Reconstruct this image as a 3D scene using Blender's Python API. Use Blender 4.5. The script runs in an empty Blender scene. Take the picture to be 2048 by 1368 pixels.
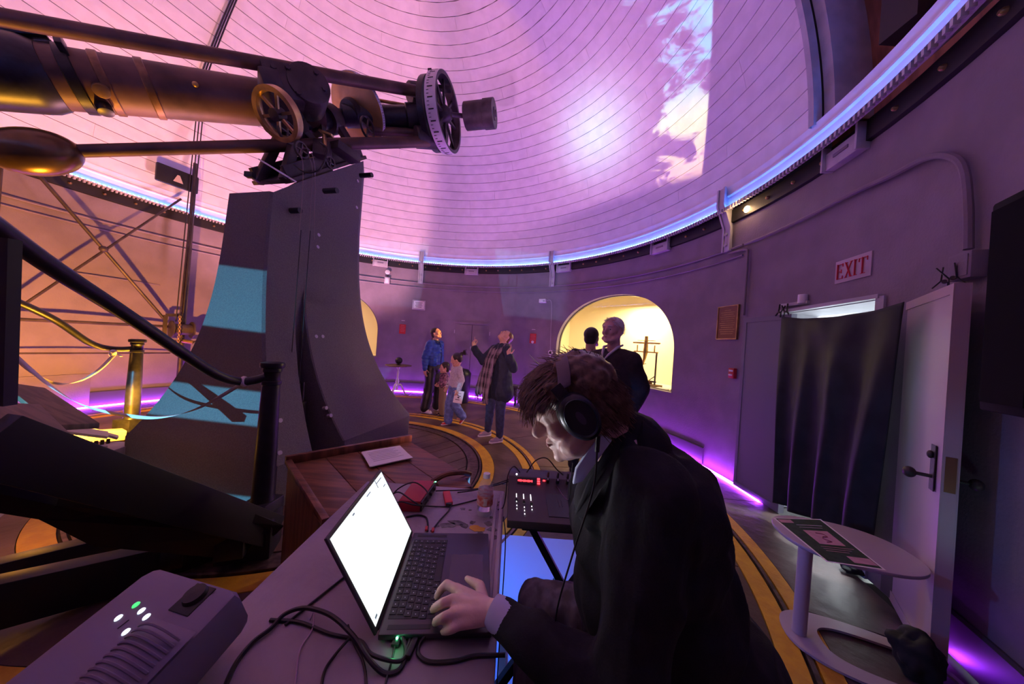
import bpy, bmesh, math, random
import numpy as np
from mathutils import Vector, Matrix, Euler, noise as mnoise
random.seed(4)
SC = bpy.context.scene
COL = SC.collection
V = Vector
PI = math.pi
rad = math.radians
# ------------------------------------------------------------------ camera
CAM = V((1.919, -3.395, 1.45))
FPX, PITCH, ROLL = 612.3, .004, .073
_U = V((0, -math.sin(PITCH), math.cos(PITCH))); _F = V((0, math.cos(PITCH), math.sin(PITCH))); _X = V((1, 0, 0))
_c, _s = math.cos(ROLL), math.sin(ROLL)
_R = _X * _c + _U * _s
_UP = _U * _c - _X * _s
cd = bpy.data.cameras.new('camera'); cam = bpy.data.objects.new('camera', cd); COL.objects.link(cam)
cam.matrix_world = Matrix(((_R.x, _UP.x, -_F.x, CAM.x), (_R.y, _UP.y, -_F.y, CAM.y), (_R.z, _UP.z, -_F.z, CAM.z), (0, 0, 0, 1)))
cd.sensor_width = 36; cd.lens = FPX * 36 / 2048; cd.clip_start = .02
SC.camera = cam
SC.view_settings.view_transform = 'Standard'; SC.view_settings.look = 'None'
SC.view_settings.gamma = 1; SC.view_settings.use_curve_mapping = False
SC.view_settings.exposure = 0.0

def ray(px, py):
    x, y = px - 1024, 684 - py
    return _R * x + _UP * y + _F * FPX
def at(px, py, d):            # the point seen at a pixel, d metres in front of the camera
    return CAM + ray(px, py) * (d / FPX)
def atz(px, py, z):           # ... on the level plane z
    r = ray(px, py); return CAM + r * ((z - CAM.z) / r.z)
def atw(px, py, R=4.67):      # ... on the round wall
    r = ray(px, py); a = r.x**2 + r.y**2; b = 2 * (CAM.x * r.x + CAM.y * r.y); c = CAM.x**2 + CAM.y**2 - R * R
    return CAM + r * ((-b + math.sqrt(b * b - 4 * a * c)) / (2 * a))

# ------------------------------------------------------------------ world + lights
W = bpy.data.worlds.new('world'); SC.world = W; W.use_nodes = True
W.node_tree.nodes['Background'].inputs[0].default_value = (.35, .2, .5, 1)
W.node_tree.nodes['Background'].inputs[1].default_value = .01

def aim(o, loc, target):
    o.location = loc
    o.rotation_euler = (V(target) - V(loc)).to_track_quat('-Z', 'Y').to_euler()
def lamp(kind, name, loc, target, color, power, **kw):
    ld = bpy.data.lights.new(name, kind); ld.energy = power; ld.color = color
    for k, v in kw.items(): setattr(ld, k, v)
    o = bpy.data.objects.new(name, ld); COL.objects.link(o); aim(o, loc, target)
    return o

def nodes_of(tree): tree.nodes.clear(); return tree.nodes, tree.links
class NT:
    """tiny node graph helper"""
    def __init__(s, tree): s.t = tree; s.n = tree.nodes; s.l = tree.links
    def N(s, typ, **kw):
        n = s.n.new(typ)
        for k, v in kw.items(): setattr(n, k, v)
        return n
    def put(s, sock, val):
        if isinstance(val, bpy.types.NodeSocket): s.l.new(val, sock)
        else: sock.default_value = val
    def m(s, op, a, b=0.0, c=0.0, clamp=False):
        n = s.N('ShaderNodeMath', operation=op); n.use_clamp = clamp
        s.put(n.inputs[0], a); s.put(n.inputs[1], b); s.put(n.inputs[2], c)
        return n.outputs[0]
    def dot(s, a, b):
        n = s.N('ShaderNodeVectorMath', operation='DOT_PRODUCT'); s.put(n.inputs[0], a); s.put(n.inputs[1], b)
        return n.outputs['Value']
    def sm(s, x, a, b):
        n = s.N('ShaderNodeMapRange', interpolation_type='SMOOTHSTEP')
        s.put(n.inputs[0], x); n.inputs[1].default_value = a; n.inputs[2].default_value = b
        return n.outputs[0]
    def mix(s, f, a, b):
        n = s.N('ShaderNodeMix', data_type='RGBA'); s.put(n.inputs[0], f); s.put(n.inputs[6], a); s.put(n.inputs[7], b)
        return n.outputs[2]
    def noise(s, vec, scale, detail=3, rough=.5, dist=0.0):
        n = s.N('ShaderNodeTexNoise'); s.put(n.inputs['Vector'], vec); n.inputs['Scale'].default_value = scale
        n.inputs['Detail'].default_value = detail; n.inputs['Roughness'].default_value = rough; n.inputs['Distortion'].default_value = dist
        return n.outputs['Fac']
def sgn_plane(L, a, b, inside):
    n = (a - L).cross(b - L).normalized()
    return n if n.dot(inside - L) > 0 else -n

# projector 1: the white projector at the near end of the work table throws the sunset film on the dome
LP = V((1.20, -2.62, 1.02))
pj = lamp('SPOT', 'film_projector_beam', LP, (1.9, 2.6, 5.6), (1, 1, 1), 1, spot_size=math.radians(120), spot_blend=0.0, shadow_soft_size=.01)
pj.data.use_nodes = True
g = NT(pj.data.node_tree); g.n.clear()
D = g.N('ShaderNodeNewGeometry').outputs['Incoming']
def DV(v): return tuple(v)
inside = V((2.2, 2.8, 6.2))
eR = sgn_plane(LP, V((3.99, .16, 5.62)), V((4.44, .92, 3.95)), inside)
eB = sgn_plane(LP, V((4.44, .92, 3.95)), V((.6, 4.5, 3.66)), inside)
eL = sgn_plane(LP, V((.62, 2.20, 7.35)), V((.45, 3.90, 5.55)), inside)
flip = 1
def dd(v): return g.m('MULTIPLY', g.dot(D, DV(v)), flip)
mR = g.sm(dd(eR), 0, .006); mB = g.sm(dd(eB), -.004, .03); mL = g.sm(dd(eL), 0, .02)
mask = g.m('MULTIPLY', g.m('MULTIPLY', mR, g.m('ADD', g.m('MULTIPLY', mB, .75), .0)), mL)
sund = (V((3.21, 2.43, 5.57)) - LP).normalized()
cs = dd(sund)
glow = g.m('POWER', g.m('MAXIMUM', cs, 0.0), 150.0)
halo = g.m('POWER', g.m('MAXIMUM', cs, 0.0), 22.0)
base = g.mix(g.m('MULTIPLY', halo, .8, clamp=True), (.42, .15, .60, 1), (1.0, .46, .66, 1))
# the clouds stand along the right edge of the frame
vm = g.N('ShaderNodeVectorMath', operation='MULTIPLY'); g.put(vm.inputs[0], D); vm.inputs[1].default_value = (.8, .8, 2.0)
nz = g.noise(vm.outputs[0], 11.0, 8, .68, .5)
er = dd(eR); eb = dd(eB)
near = g.m('SUBTRACT', 1.0, g.sm(er, .03, .24))
lowc = g.m('MULTIPLY', g.sm(eb, 0, .015), g.m('SUBTRACT', 1.0, g.sm(eb, .34, .50)))
thr = g.m('ADD', nz, g.m('MULTIPLY', near, .26))
cl = g.m('MULTIPLY', g.m('MULTIPLY', g.sm(thr, .70, .80), lowc), mR)
ccol = g.mix(g.sm(eb, .02, .13), (1.0, .62, .42, 1), (.95, .95, .45, 1))
ccol = g.mix(g.sm(eb, .12, .24), ccol, (.22, .72, 1.0, 1))
colr = g.mix(cl, base, ccol)
stren = g.m('ADD', g.m('ADD', g.m('ADD', .46, g.m('MULTIPLY', halo, .62)), g.m('MULTIPLY', glow, 2.6)), g.m('MULTIPLY', cl, 2.4))
colr = g.mix(g.m('MULTIPLY', glow, 1.0, clamp=True), colr, (.62, .85, 1, 1))
em = g.N('ShaderNodeEmission'); g.put(em.inputs[0], colr); g.put(em.inputs[1], g.m('MULTIPLY', stren, mask))
lo = g.N('ShaderNodeOutputLight'); g.l.new(em.outputs[0], lo.inputs[0])
pj.data.energy = 1050

# unseen rose fills added behind the pier to light the dome; the first stops at a straight edge that leaves a darker stripe on the dome
LQ = V((-1.5, 2.3, .45))
pk = lamp('SPOT', 'rose_dome_fill', LQ, (-1.6, 1.4, 8), (1, 1, 1), 1, spot_size=math.radians(170), spot_blend=.3, shadow_soft_size=.25)
pk.data.use_nodes = True
g = NT(pk.data.node_tree); g.n.clear()
D = g.N('ShaderNodeNewGeometry').outputs['Incoming']
eL2 = sgn_plane(LQ, V((-.03, 2.05, 7.48)), V((-.15, 3.85, 5.90)), V((-2, 1, 5)))
em = g.N('ShaderNodeEmission'); em.inputs[0].default_value = (1.0, .42, .48, 1)
sq = g.N('ShaderNodeSeparateXYZ'); g.l.new(D, sq.inputs[0]); hz_ = g.m('SQRT', g.m('ADD', g.m('MULTIPLY', sq.outputs[0], sq.outputs[0]), g.m('MULTIPLY', sq.outputs[1], sq.outputs[1])))
upm = g.sm(g.m('DIVIDE', sq.outputs[2], g.m('MAXIMUM', hz_, .02)), .62, 1.0)
g.put(em.inputs[1], g.m('MULTIPLY', upm, g.m('ADD', .12, g.m('MULTIPLY', g.sm(dd(eL2), -.02, .03), .88))))
lo = g.N('ShaderNodeOutputLight'); g.l.new(em.outputs[0], lo.inputs[0])
pk.data.energy = 1020
lamp('AREA', 'rose_dome_fill_2', (.4, 3.6, .35), (.2, 2.8, 8), (1.0, .42, .66), 8, size=.5, spread=rad(105))
lamp('AREA', 'violet_dome_fill', (3.0, 1.9, .9), (1.2, .9, 8), (.42, .12, 1.0), 26, size=.5, spread=rad(120))  # unseen violet area light added for the right of the dome
lamp('POINT', 'room_glow', (1.4, -2.0, 3.0), (0, 0, 0), (.80, .28, .72), 4, shadow_soft_size=1.0)
# amber lamp on the left floor, then other beams, some from added spots
amb = (1.0, .42, .03)
lamp('SPOT', 'amber_uplight', (-2.0, .02, .20), (-1.75, -.45, 3.3), amb, 620, spot_size=math.radians(95), spot_blend=.6, shadow_soft_size=.08)
lamp('SPOT', 'amber_post_fill', (-1.80, -.75, .75), (-2.30, .0, .12), amb, 750, spot_size=math.radians(64), spot_blend=.5, shadow_soft_size=.04)  # unseen spot added to brighten the foot of the far post
lamp('POINT', 'amber_low_lamp', (-.95, -1.55, .35), (0, 0, 0), amb, 3.0, shadow_soft_size=.05)
lamp('SPOT', 'amber_face_beam', (3.3, 2.4, 3.05), (.43, 2.615, 1.49), amb, 1300, spot_size=math.radians(5.0), spot_blend=.5, shadow_soft_size=.01)
lamp('SPOT', 'amber_floor_beam', (4.45, .30, 3.25), (2.68, .12, 0), amb, 150, spot_size=math.radians(22), spot_blend=.7, shadow_soft_size=.03)
lamp('SPOT', 'salmon_wall_fill', (1.55, -2.0, .95), (1.0, 4.6, 2.0), (1.0, .42, .46), 210, spot_size=math.radians(70), spot_blend=.9, shadow_soft_size=.05)  # unseen spot added over the table to brighten the back wall
lamp('SPOT', 'warm_wall_fill', (-2.3, -.25, .6), (-4.5, 1.0, 2.0), (1.0, .36, .06), 850, spot_size=math.radians(100), spot_blend=.8, shadow_soft_size=.05)  # unseen spot added behind the stair to warm the left wall
# daylight-white lamp in the passage behind the curtain
lamp('AREA', 'passage_lamp', (5.35, -.70, 2.2), (5.1, -.85, 0), (.80, .95, 1.0), 100, size=.4)
lamp('SPOT', 'passage_spill_fill', (5.25, -.85, .30), (4.36, -1.50, 0), (.85, .97, 1.0), 190, spot_size=math.radians(20), spot_blend=.5, shadow_soft_size=.04)  # low spot added so white light spills under the curtain
lamp('SPOT', 'side_wall_fill', (3.75, -2.45, .55), (4.32, -1.95, 1.0), (.30, .66, .66), 2.2, spot_size=math.radians(80), spot_blend=.8, shadow_soft_size=.05)  # unseen teal spot added to tint the wall right of the door
lamp('SPOT', 'blue_floor_beam', (1.75, -1.62, .66), (2.45, -1.35, 0), (.04, .24, 1.0), 26, spot_size=math.radians(130), spot_blend=.15, shadow_soft_size=.02)
lamp('AREA', 'niche_lamp', (4.36, 2.94, 2.5), (4.30, 2.9, .8), (1.0, .78, .38), 85, size=.5)
lamp('AREA', 'niche_lamp_2', (-3.06, 4.2, 2.4), (-3.06, 4.2, .8), (1.0, .70, .34), 40, size=.5)

# ------------------------------------------------------------------ materials
MATS = {}
def mat(name, color, rough=.6, metal=0.0, spread=.0, scale=8.0, bump=0.0, bscale=40.0, emit=None, estr=0.0, spec=.5, color2=None, detail=4, coat=0.0, trans=0.0, ior=1.45, stretch=(1, 1, 1)):
    if name in MATS: return MATS[name]
    m = bpy.data.materials.new(name); m.use_nodes = True
    g = NT(m.node_tree); b = m.node_tree.nodes['Principled BSDF']
    c = tuple(color) + (1,)
    b.inputs['Roughness'].default_value = rough; b.inputs['Metallic'].default_value = metal
    b.inputs['Specular IOR Level'].default_value = spec; b.inputs['Coat Weight'].default_value = coat
    b.inputs['IOR'].default_value = ior; b.inputs['Transmission Weight'].default_value = trans
    co = None
    if spread or color2 or bump:
        tc = g.N('ShaderNodeTexCoord'); mp = g.N('ShaderNodeMapping'); g.l.new(tc.outputs['Object'], mp.inputs[0]); mp.inputs['Scale'].default_value = stretch
        co = mp.outputs[0]
    if spread or color2:
        f = g.noise(co, scale, detail)
        a = tuple(x * (1 - spread) for x in color) + (1,)
        d = (tuple(color2) + (1,)) if color2 else tuple(min(1, x * (1 + spread)) for x in color) + (1,)
        g.put(b.inputs['Base Color'], g.mix(g.sm(f, .35, .65), a, d))
    else: b.inputs['Base Color'].default_value = c
    if bump:
        bn = g.N('ShaderNodeBump'); bn.inputs['Strength'].default_value = bump; bn.inputs['Distance'].default_value = .01
        g.put(bn.inputs['Height'], g.noise(co, bscale, 4)); g.l.new(bn.outputs[0], b.inputs['Normal'])
    if emit:
        b.inputs['Emission Color'].default_value = tuple(emit) + (1,); b.inputs['Emission Strength'].default_value = estr
    MATS[name] = m
    return m

m_wall = mat('painted_plaster', (.20, .165, .205), .75, spread=.08, scale=3, bump=.25, bscale=60)
m_dome = mat('dome_board_paint', (.70, .66, .68), .7, spread=.05, scale=5)
m_shell = mat('dome_back_paint', (.16, .14, .15), .8)
m_floor = mat('worn_floor_paint', (.10, .058, .046), .42, spread=.35, scale=2.2, bump=.35, bscale=14, detail=8)
m_floor2 = mat('outer_floor_paint', (.080, .050, .048), .42, spread=.35, scale=3.0, bump=.6, bscale=9, detail=8)
m_joint = mat('floor_joint', (.03, .025, .025), .8)
m_yellow = mat('yellow_line_paint', (.62, .33, .02), .5, color2=(.50, .25, .02), scale=12, bump=.3, bscale=40, detail=8, spread=.05)
m_rail = mat('steel_rail', (.20, .14, .12), .35, .8, spread=.3, scale=20)
m_base = mat('dark_skirting', (.07, .06, .075), .4)
m_dark = mat('dark_steel', (.022, .02, .022), .5, .3)
m_black = mat('black_plastic', (.012, .012, .014), .45)
m_blackm = mat('black_iron', (.016, .016, .02), .38, .2, spread=.2, scale=30)
m_stone = mat('speckled_granite', (.16, .145, .14), .85, color2=(.115, .10, .10), scale=90, bump=.5, bscale=120, spread=.12, detail=6)
m_tube = mat('telescope_paint', (.11, .060, .042), .50, .25, spread=.35, scale=3, bump=.1, bscale=30)
m_iron = mat('dark_cast_iron', (.055, .042, .042), .5, .35, spread=.3, scale=6, bump=.2, bscale=60)
m_brass = mat('aged_brass', (.45, .30, .12), .35, .8, spread=.25, scale=8)
m_scale = mat('silvered_scale', (.62, .58, .62), .4, .1)
m_white = mat('white_lacquer', (.70, .68, .70), .35)
m_trimp = mat('grey_metal_paint', (.40, .38, .41), .5, spread=.1, scale=6)
m_led_b = mat('blue_led', (.2, .3, .9), .4, emit=(.06, .20, 1.0), estr=75)
m_led_v = mat('violet_led', (.5, .2, .9), .4, emit=(.40, .045, 1.0), estr=70)
m_red = mat('red_plastic', (.42, .02, .03), .45)
m_redp = mat('red_print', (.50, .03, .035), .6)
m_paper = mat('paper', (.72, .70, .72), .8)
m_wood = mat('varnished_oak', (.16, .065, .03), .38, spread=.4, scale=4, stretch=(1, 9, 1), bump=.15, bscale=30)
m_wood2 = mat('brown_tread_board', (.12, .07, .045), .6, spread=.3, scale=5, stretch=(1, 6, 1))
m_table = mat('stained_table_top', (.40, .34, .36), .45, color2=(.27, .23, .25), scale=3.5, spread=.1, bump=.2, bscale=40, detail=9)
m_rubber = mat('cable_rubber', (.015, .014, .016), .4)
m_ribbon = mat('pale_ribbon', (.70, .66, .60), .5)
m_cream = mat('niche_plaster', (.80, .72, .55), .8)
m_bronze = mat('bronze_plaque', (.20, .085, .05), .45, .5)
# cyan projector at the left: shade of the stair rails is cut into its beam as bands
LC = V((-1.30, -3.1, 1.0))
pc = lamp('SPOT', 'cyan_projector_beam', LC, (-.75, -.5, 1.0), (1, 1, 1), 170, spot_size=math.radians(100), spot_blend=.0, shadow_soft_size=.008)
pc.data.use_nodes = True
g = NT(pc.data.node_tree); g.n.clear()
D = g.N('ShaderNodeNewGeometry').outputs['Incoming']
sx = g.N('ShaderNodeSeparateXYZ'); g.l.new(D, sx.inputs[0])
slope = g.m('DIVIDE', sx.outputs[2], g.m('MAXIMUM', sx.outputs[1], .05))
def band(a, b): return g.m('MULTIPLY', g.sm(slope, a - .005, a + .005), g.m('SUBTRACT', 1.0, g.sm(slope, b - .005, b + .005)))
mk = g.m('ADD', g.m('ADD', band(.155, .375), band(-.175, -.055)), band(-.50, -.43))
azr = g.m('DIVIDE', sx.outputs[0], g.m('MAXIMUM', sx.outputs[1], .05)); mk = g.m('MULTIPLY', mk, g.m('MULTIPLY', g.m('SUBTRACT', 1.0, g.sm(azr, .62, .70)), g.sm(azr, -.40, -.32)))
em = g.N('ShaderNodeEmission'); em.inputs[0].default_value = (.075, .36, .60, 1); g.put(em.inputs[1], g.m('MULTIPLY', mk, 5.5))
lo = g.N('ShaderNodeOutputLight'); g.l.new(em.outputs[0], lo.inputs[0])

# ------------------------------------------------------------------ builders
def basis(d):
    d = V(d).normalized(); a = V((0, 0, 1)) if abs(d.z) < .95 else V((1, 0, 0))
    x = a.cross(d).normalized(); return x, d.cross(x), d
def mat3(x, y, z, o=(0, 0, 0)):
    x, y, z, o = V(x), V(y), V(z), V(o)
    return Matrix(((x.x, y.x, z.x, o.x), (x.y, y.y, z.y, o.y), (x.z, y.z, z.z, o.z), (0, 0, 0, 1)))
def rotz(a, o=(0, 0, 0)): return Matrix.Translation(V(o)) @ Matrix.Rotation(a, 4, 'Z')
class B:
    def __init__(s): s.v = []; s.f = []; s.M = Matrix.Identity(4)
    def add(s, vs, fs):
        n = len(s.v); s.v += [tuple(s.M @ V(p)) for p in vs]; s.f += [tuple(i + n for i in f) for f in fs]; return s
    def box(s, c, size, R=None):
        x, y, z = (k / 2 for k in size)
        vs = [V((a, b, d)) for a in (-x, x) for b in (-y, y) for d in (-z, z)]
        if R is not None: vs = [R.to_3x3() @ p for p in vs]
        return s.add([p + V(c) for p in vs], [(0, 1, 3, 2), (4, 6, 7, 5), (0, 4, 5, 1), (2, 3, 7, 6), (0, 2, 6, 4), (1, 5, 7, 3)])
    def bar(s, p0, p1, w, h, up=(0, 0, 1)):       # rectangular bar from p0 to p1
        p0, p1 = V(p0), V(p1); d = (p1 - p0); L = d.length; d.normalize()
        if abs(d.dot(V(up).normalized())) > .985: up = (1, 0, 0) if abs(d.x) < .9 else (0, 1, 0)
        x = d.cross(V(up)).normalized(); y = x.cross(d)
        vs = [p + x * a * w / 2 + y * b * h / 2 for p in (p0, p1) for a, b in ((-1, -1), (1, -1), (1, 1), (-1, 1))]
        return s.add(vs, [(3, 2, 1, 0), (4, 5, 6, 7), (0, 1, 5, 4), (1, 2, 6, 5), (2, 3, 7, 6), (3, 0, 4, 7)])
    def tube(s, pts, r, n=10, caps=True):
        pts = [V(p) for p in pts]; m = len(pts)
        rs = r if isinstance(r, (list, tuple)) else [r] * m
        x = None; vs = []; fs = []
        for i, p in enumerate(pts):
            d = (pts[min(i + 1, m - 1)] - pts[max(i - 1, 0)])
            d = d.normalized() if d.length > 1e-9 else V((0, 0, 1))
            if x is None: x = basis(d)[0]
            x = (x - d * x.dot(d)).normalized(); y = d.cross(x)
            for k in range(n):
                a = 2 * PI * k / n; vs.append(p + (x * math.cos(a) + y * math.sin(a)) * rs[i])
        for i in range(m - 1):
            for k in range(n): fs.append((i * n + k, i * n + (k + 1) % n, (i + 1) * n + (k + 1) % n, (i + 1) * n + k))
        if caps: fs.append(tuple(reversed(range(n)))); fs.append(tuple(range((m - 1) * n, m * n)))
        return s.add(vs, fs)
    def cyl(s, p0, p1, r0, r1=None, n=20): return s.tube([p0, p1], [r0, r0 if r1 is None else r1], n)
    def lathe(s, prof, n=24, M=None, arc=2 * PI, closed=False, cap=True):      # prof [(r,z)]
        M = M or Matrix.Identity(4); vs = []; fs = []; full = abs(arc - 2 * PI) < 1e-6; nn = n if full else n + 1
        for r, z in prof:
            for k in range(nn): a = arc * k / n; vs.append(M @ V((r * math.cos(a), r * math.sin(a), z)))
        m = len(prof)
        for i in range(m if closed else m - 1):
            j = (i + 1) % m
            for k in range(n): k2 = (k + 1) % nn; fs.append((i * nn + k, i * nn + k2, j * nn + k2, j * nn + k))
        if cap and not closed and full:
            if prof[0][0] > 1e-5: fs.append(tuple(reversed(range(nn))))
            if prof[-1][0] > 1e-5: fs.append(tuple(range((m - 1) * nn, m * nn)))
        return s.add(vs, fs)
    def ell(s, c, r, R=None, nu=20, nv=12):
        r = (r, r, r) if not isinstance(r, (tuple, list)) else r
        vs = [V((0, 0, -1))]; fs = []
        for i in range(1, nv):
            t = PI * i / nv
            for k in range(nu): a = 2 * PI * k / nu; vs.append(V((math.sin(t) * math.cos(a), math.sin(t) * math.sin(a), -math.cos(t))))
        vs.append(V((0, 0, 1)))
        for k in range(nu): fs.append((0, 1 + (k + 1) % nu, 1 + k)); fs.append((len(vs) - 1, len(vs) - 1 - nu + k, len(vs) - 1 - nu + (k + 1) % nu))
        for i in range(nv - 2):
            for k in range(nu): a = 1 + i * nu + k; b = 1 + i * nu + (k + 1) % nu; fs.append((a, b, b + nu, a + nu))
        vs = [V((p.x * r[0], p.y * r[1], p.z * r[2])) for p in vs]
        if R is not None: vs = [R.to_3x3() @ p for p in vs]
        return s.add([p + V(c) for p in vs], fs)
    def prism(s, poly, z0, z1, M=None):
        M = M or Matrix.Identity(4); n = len(poly)
        vs = [M @ V((p[0], p[1], z0)) for p in poly] + [M @ V((p[0], p[1], z1)) for p in poly]
        fs = [tuple(reversed(range(n))), tuple(range(n, 2 * n))] + [(k, (k + 1) % n, n + (k + 1) % n, n + k) for k in range(n)]
        return s.add(vs, fs)
    def grid(s, fn, nu, nv):
        vs = [fn(i / nu, j / nv) for i in range(nu + 1) for j in range(nv + 1)]
        return s.add(vs, [(i * (nv + 1) + j, (i + 1) * (nv + 1) + j, (i + 1) * (nv + 1) + j + 1, i * (nv + 1) + j + 1) for i in range(nu) for j in range(nv)])
    def mesh(s, name, m, smooth=40, bevel=0, fix=True):
        me = bpy.data.meshes.new(name); me.from_pydata(s.v, [], s.f); me.validate()
        bm = bmesh.new(); bm.from_mesh(me)
        if fix: bmesh.ops.recalc_face_normals(bm, faces=bm.faces)
        if bevel: bmesh.ops.bevel(bm, geom=[e for e in bm.edges if len(e.link_faces) == 2 and e.calc_face_angle(0) > .6], offset=bevel, segments=2, affect='EDGES', profile=.5)
        bm.to_mesh(me); bm.free()
        if smooth:
            me.polygons.foreach_set('use_smooth', [True] * len(me.polygons)); me.set_sharp_from_angle(angle=math.radians(smooth))
        if m: me.materials.append(m)
        return me
    def obj(s, name, m, parent=None, **kw): return link(name, s.mesh(name, m, **kw), parent)
def link(name, me, parent=None):
    o = bpy.data.objects.new(name, me); COL.objects.link(o)
    if parent is not None:
        o.parent = parent
    return o
def thing(name, label, cat, loc=(0, 0, 0), rz=0.0, group=None):
    o = bpy.data.objects.new(name, None); COL.objects.link(o); o.location = loc; o.rotation_euler = (0, 0, rz); o.empty_display_size = .1
    o['label'] = label; o['category'] = cat
    if group: o['group'] = group
    return o
def tag(o, label, cat, group=None):
    o['label'] = label; o['category'] = cat
    if group: o['group'] = group
    return o
def st(o): o['kind'] = 'structure'; return o
def stuff(o): o['kind'] = 'stuff'; return o
def copy_tree(o, parent=None, **kw):
    c = o.copy(); COL.objects.link(c)
    if parent is not None: c.parent = parent
    for ch in list(o.children): copy_tree(ch, c)
    for k, v in kw.items():
        if k in ('label', 'group', 'category'): c[k] = v
        else: setattr(c, k, v)
    return c
def world_root(name, label, cat, base, group=None):
    """an Empty at base whose parts are given in world coordinates"""
    o = thing(name, label, cat, base, 0, group); return o
def wpart(b, name, m, root, **kw):
    """part built in world coordinates under a root that stands at its base"""
    me = b.mesh(name, m, **kw)
    r = root
    off = V((0, 0, 0))
    while r is not None: off += V(r.location); r = r.parent
    me.transform(Matrix.Translation(-off)); o = link(name, me, root); return o
def spline(pts, n=8):
    pts = [V(p) for p in pts]; out = []
    P = [pts[0] * 2 - pts[1]] + pts + [pts[-1] * 2 - pts[-2]]
    for i in range(1, len(P) - 2):
        a, b, c, d = P[i - 1:i + 3]
        for k in range(n):
            t = k / n; out.append(.5 * ((2 * b) + (c - a) * t + (2 * a - 5 * b + 4 * c - d) * t * t + (3 * b - a - 3 * c + d) * t**3))
    return out + [pts[-1]]
def pol(r, th, z): return V((r * math.cos(th), r * math.sin(th), z))
rad = math.radians

# ------------------------------------------------------------------ floor
RW, ZT = 4.67, 3.19
st(B().lathe([(0, -.02), (5.2, -.02), (5.2, -.10), (0, -.10)], 96).obj('floor', m_joint))
FL = bpy.data.objects['floor']
def sector(r0, r1, a0, a1, z0, z1, n=6, seg=None):
    b = B(); vs = []; n = max(2, n)
    for k in range(n + 1):
        a = a0 + (a1 - a0) * k / n
        for r in (r0, r1): vs += [pol(r, a, z0), pol(r, a, z1)]
    fs = []
    for k in range(n):
        i = 4 * k; fs += [(i + 1, i + 3, i + 7, i + 5), (i, i + 4, i + 6, i + 2), (i + 2, i + 6, i + 7, i + 3), (i, i + 1, i + 5, i + 4)]
    fs += [(0, 2, 3, 1), (4 * n, 4 * n + 1, 4 * n + 3, 4 * n + 2)]
    b.add(vs, fs); return b
def ring_panels(r0, r1, n, mt, gap=.012, ph=0.0, z=0.0, name='floor_panel'):
    step = 2 * PI / n; me = sector(r0, r1, gap / r1 / 2, step - gap / r1 / 2, -.02, z, 10 if n < 20 else 6).mesh(name, mt, smooth=0)
    for k in range(n):
        o = link(name, me, FL); o.rotation_euler = (0, 0, ph + k * step); o.location.z = random.uniform(-.0015, .001)
ring_panels(2.37, 3.83, 14, m_floor, ph=.12)
ring_panels(4.09, 4.62, 18, m_floor2, ph=.3)
ring_panels(1.83, 2.15, 10, m_floor, ph=.5)
# inner deck of straight boards clipped to the disc
for k in range(-7, 8):
    xc = k * .2; hw = .096; rr = 1.50
    a = rad(-38); xa_, xb_ = max(-rr + .01, xc - hw), min(rr - .01, xc + hw)
    if xa_ >= xb_: continue
    xs_ = [xa_ + (xb_ - xa_) * i / 6 for i in range(7)]; q_ = [(x, -math.sqrt(rr * rr - x * x)) for x in xs_] + [(x, math.sqrt(rr * rr - x * x)) for x in reversed(xs_)]
    B().prism(q_, -.02, .0).obj('floor_board', m_floor, FL, smooth=0).rotation_euler = (0, 0, a)
# painted bands and running rails
def flat_ring(r0, r1, z0, z1, name, mt, n=160): return st(B().lathe([(r0, z0), (r1, z0), (r1, z1), (r0, z1)], n, closed=True).obj(name, mt, smooth=30))
def band_part(r0, r1, z1, name, mt): 
    o = B().lathe([(r0, -.02), (r1, -.02), (r1, z1), (r0, z1)], 160, closed=True).obj(name, mt, FL, smooth=30); return o
band_part(2.155, 2.245, .002, 'yellow_band', m_yellow); band_part(2.295, 2.365, .002, 'yellow_band', m_yellow)
band_part(3.835, 3.945, .003, 'yellow_band', m_yellow); band_part(3.995, 4.085, .003, 'yellow_band', m_yellow)
band_part(1.69, 1.825, .003, 'yellow_band', m_yellow); band_part(1.52, 1.64, .002, 'gutter_ring', m_rail)
band_part(2.262, 2.282, .006, 'running_rail', m_rail); band_part(3.960, 3.982, .008, 'running_rail', m_rail); band_part(1.655, 1.675, .012, 'running_rail', m_rail)

# ------------------------------------------------------------------ round wall with arched niches and a doorway
TH = lambda d: rad(d)
N1 = (17.4, 51.0); N2 = (108.9, 143.0); DOOR = (-15.4, -3.4)
def archz(th, a0, a1, z0=1.50, zt=2.55):
    t = (th - (a0 + a1) / 2) / ((a1 - a0) / 2); t = max(-1, min(1, t)); return z0 + (zt - z0) * math.sqrt(max(0, 1 - abs(t)**2.15))
SILL = .86
cuts = set([round(-180 + k * 2.0, 3) for k in range(181)])
for a0, a1 in (N1, N2):
    for k in range(49):
        t = -math.cos(PI * k / 48); cuts.add(round((a0 + a1) / 2 + (a1 - a0) / 2 * t, 3))
for a in DOOR: cuts.add(a)
cuts = sorted(cuts); wb = B()
def wq(t0, t1, za0, za1, zb0, zb1, R=RW):   # quad on wall
    wb.add([pol(R, TH(t0), za0), pol(R, TH(t1), za1), pol(R, TH(t1), zb1), pol(R, TH(t0), zb0)], [(0, 1, 2, 3)])
for t0, t1 in zip(cuts, cuts[1:]):
    mid = (t0 + t1) / 2; done = False
    for a0, a1 in (N1, N2):
        if a0 < mid < a1:
            wq(t0, t1, 0, 0, SILL, SILL); wq(t0, t1, archz(t0, a0, a1), archz(t1, a0, a1), ZT, ZT); done = True
    if DOOR[0] < mid < DOOR[1]: wq(t0, t1, 1.95, 1.95, ZT, ZT); done = True
    if not done: wq(t0, t1, 0, 0, ZT, ZT)
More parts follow.
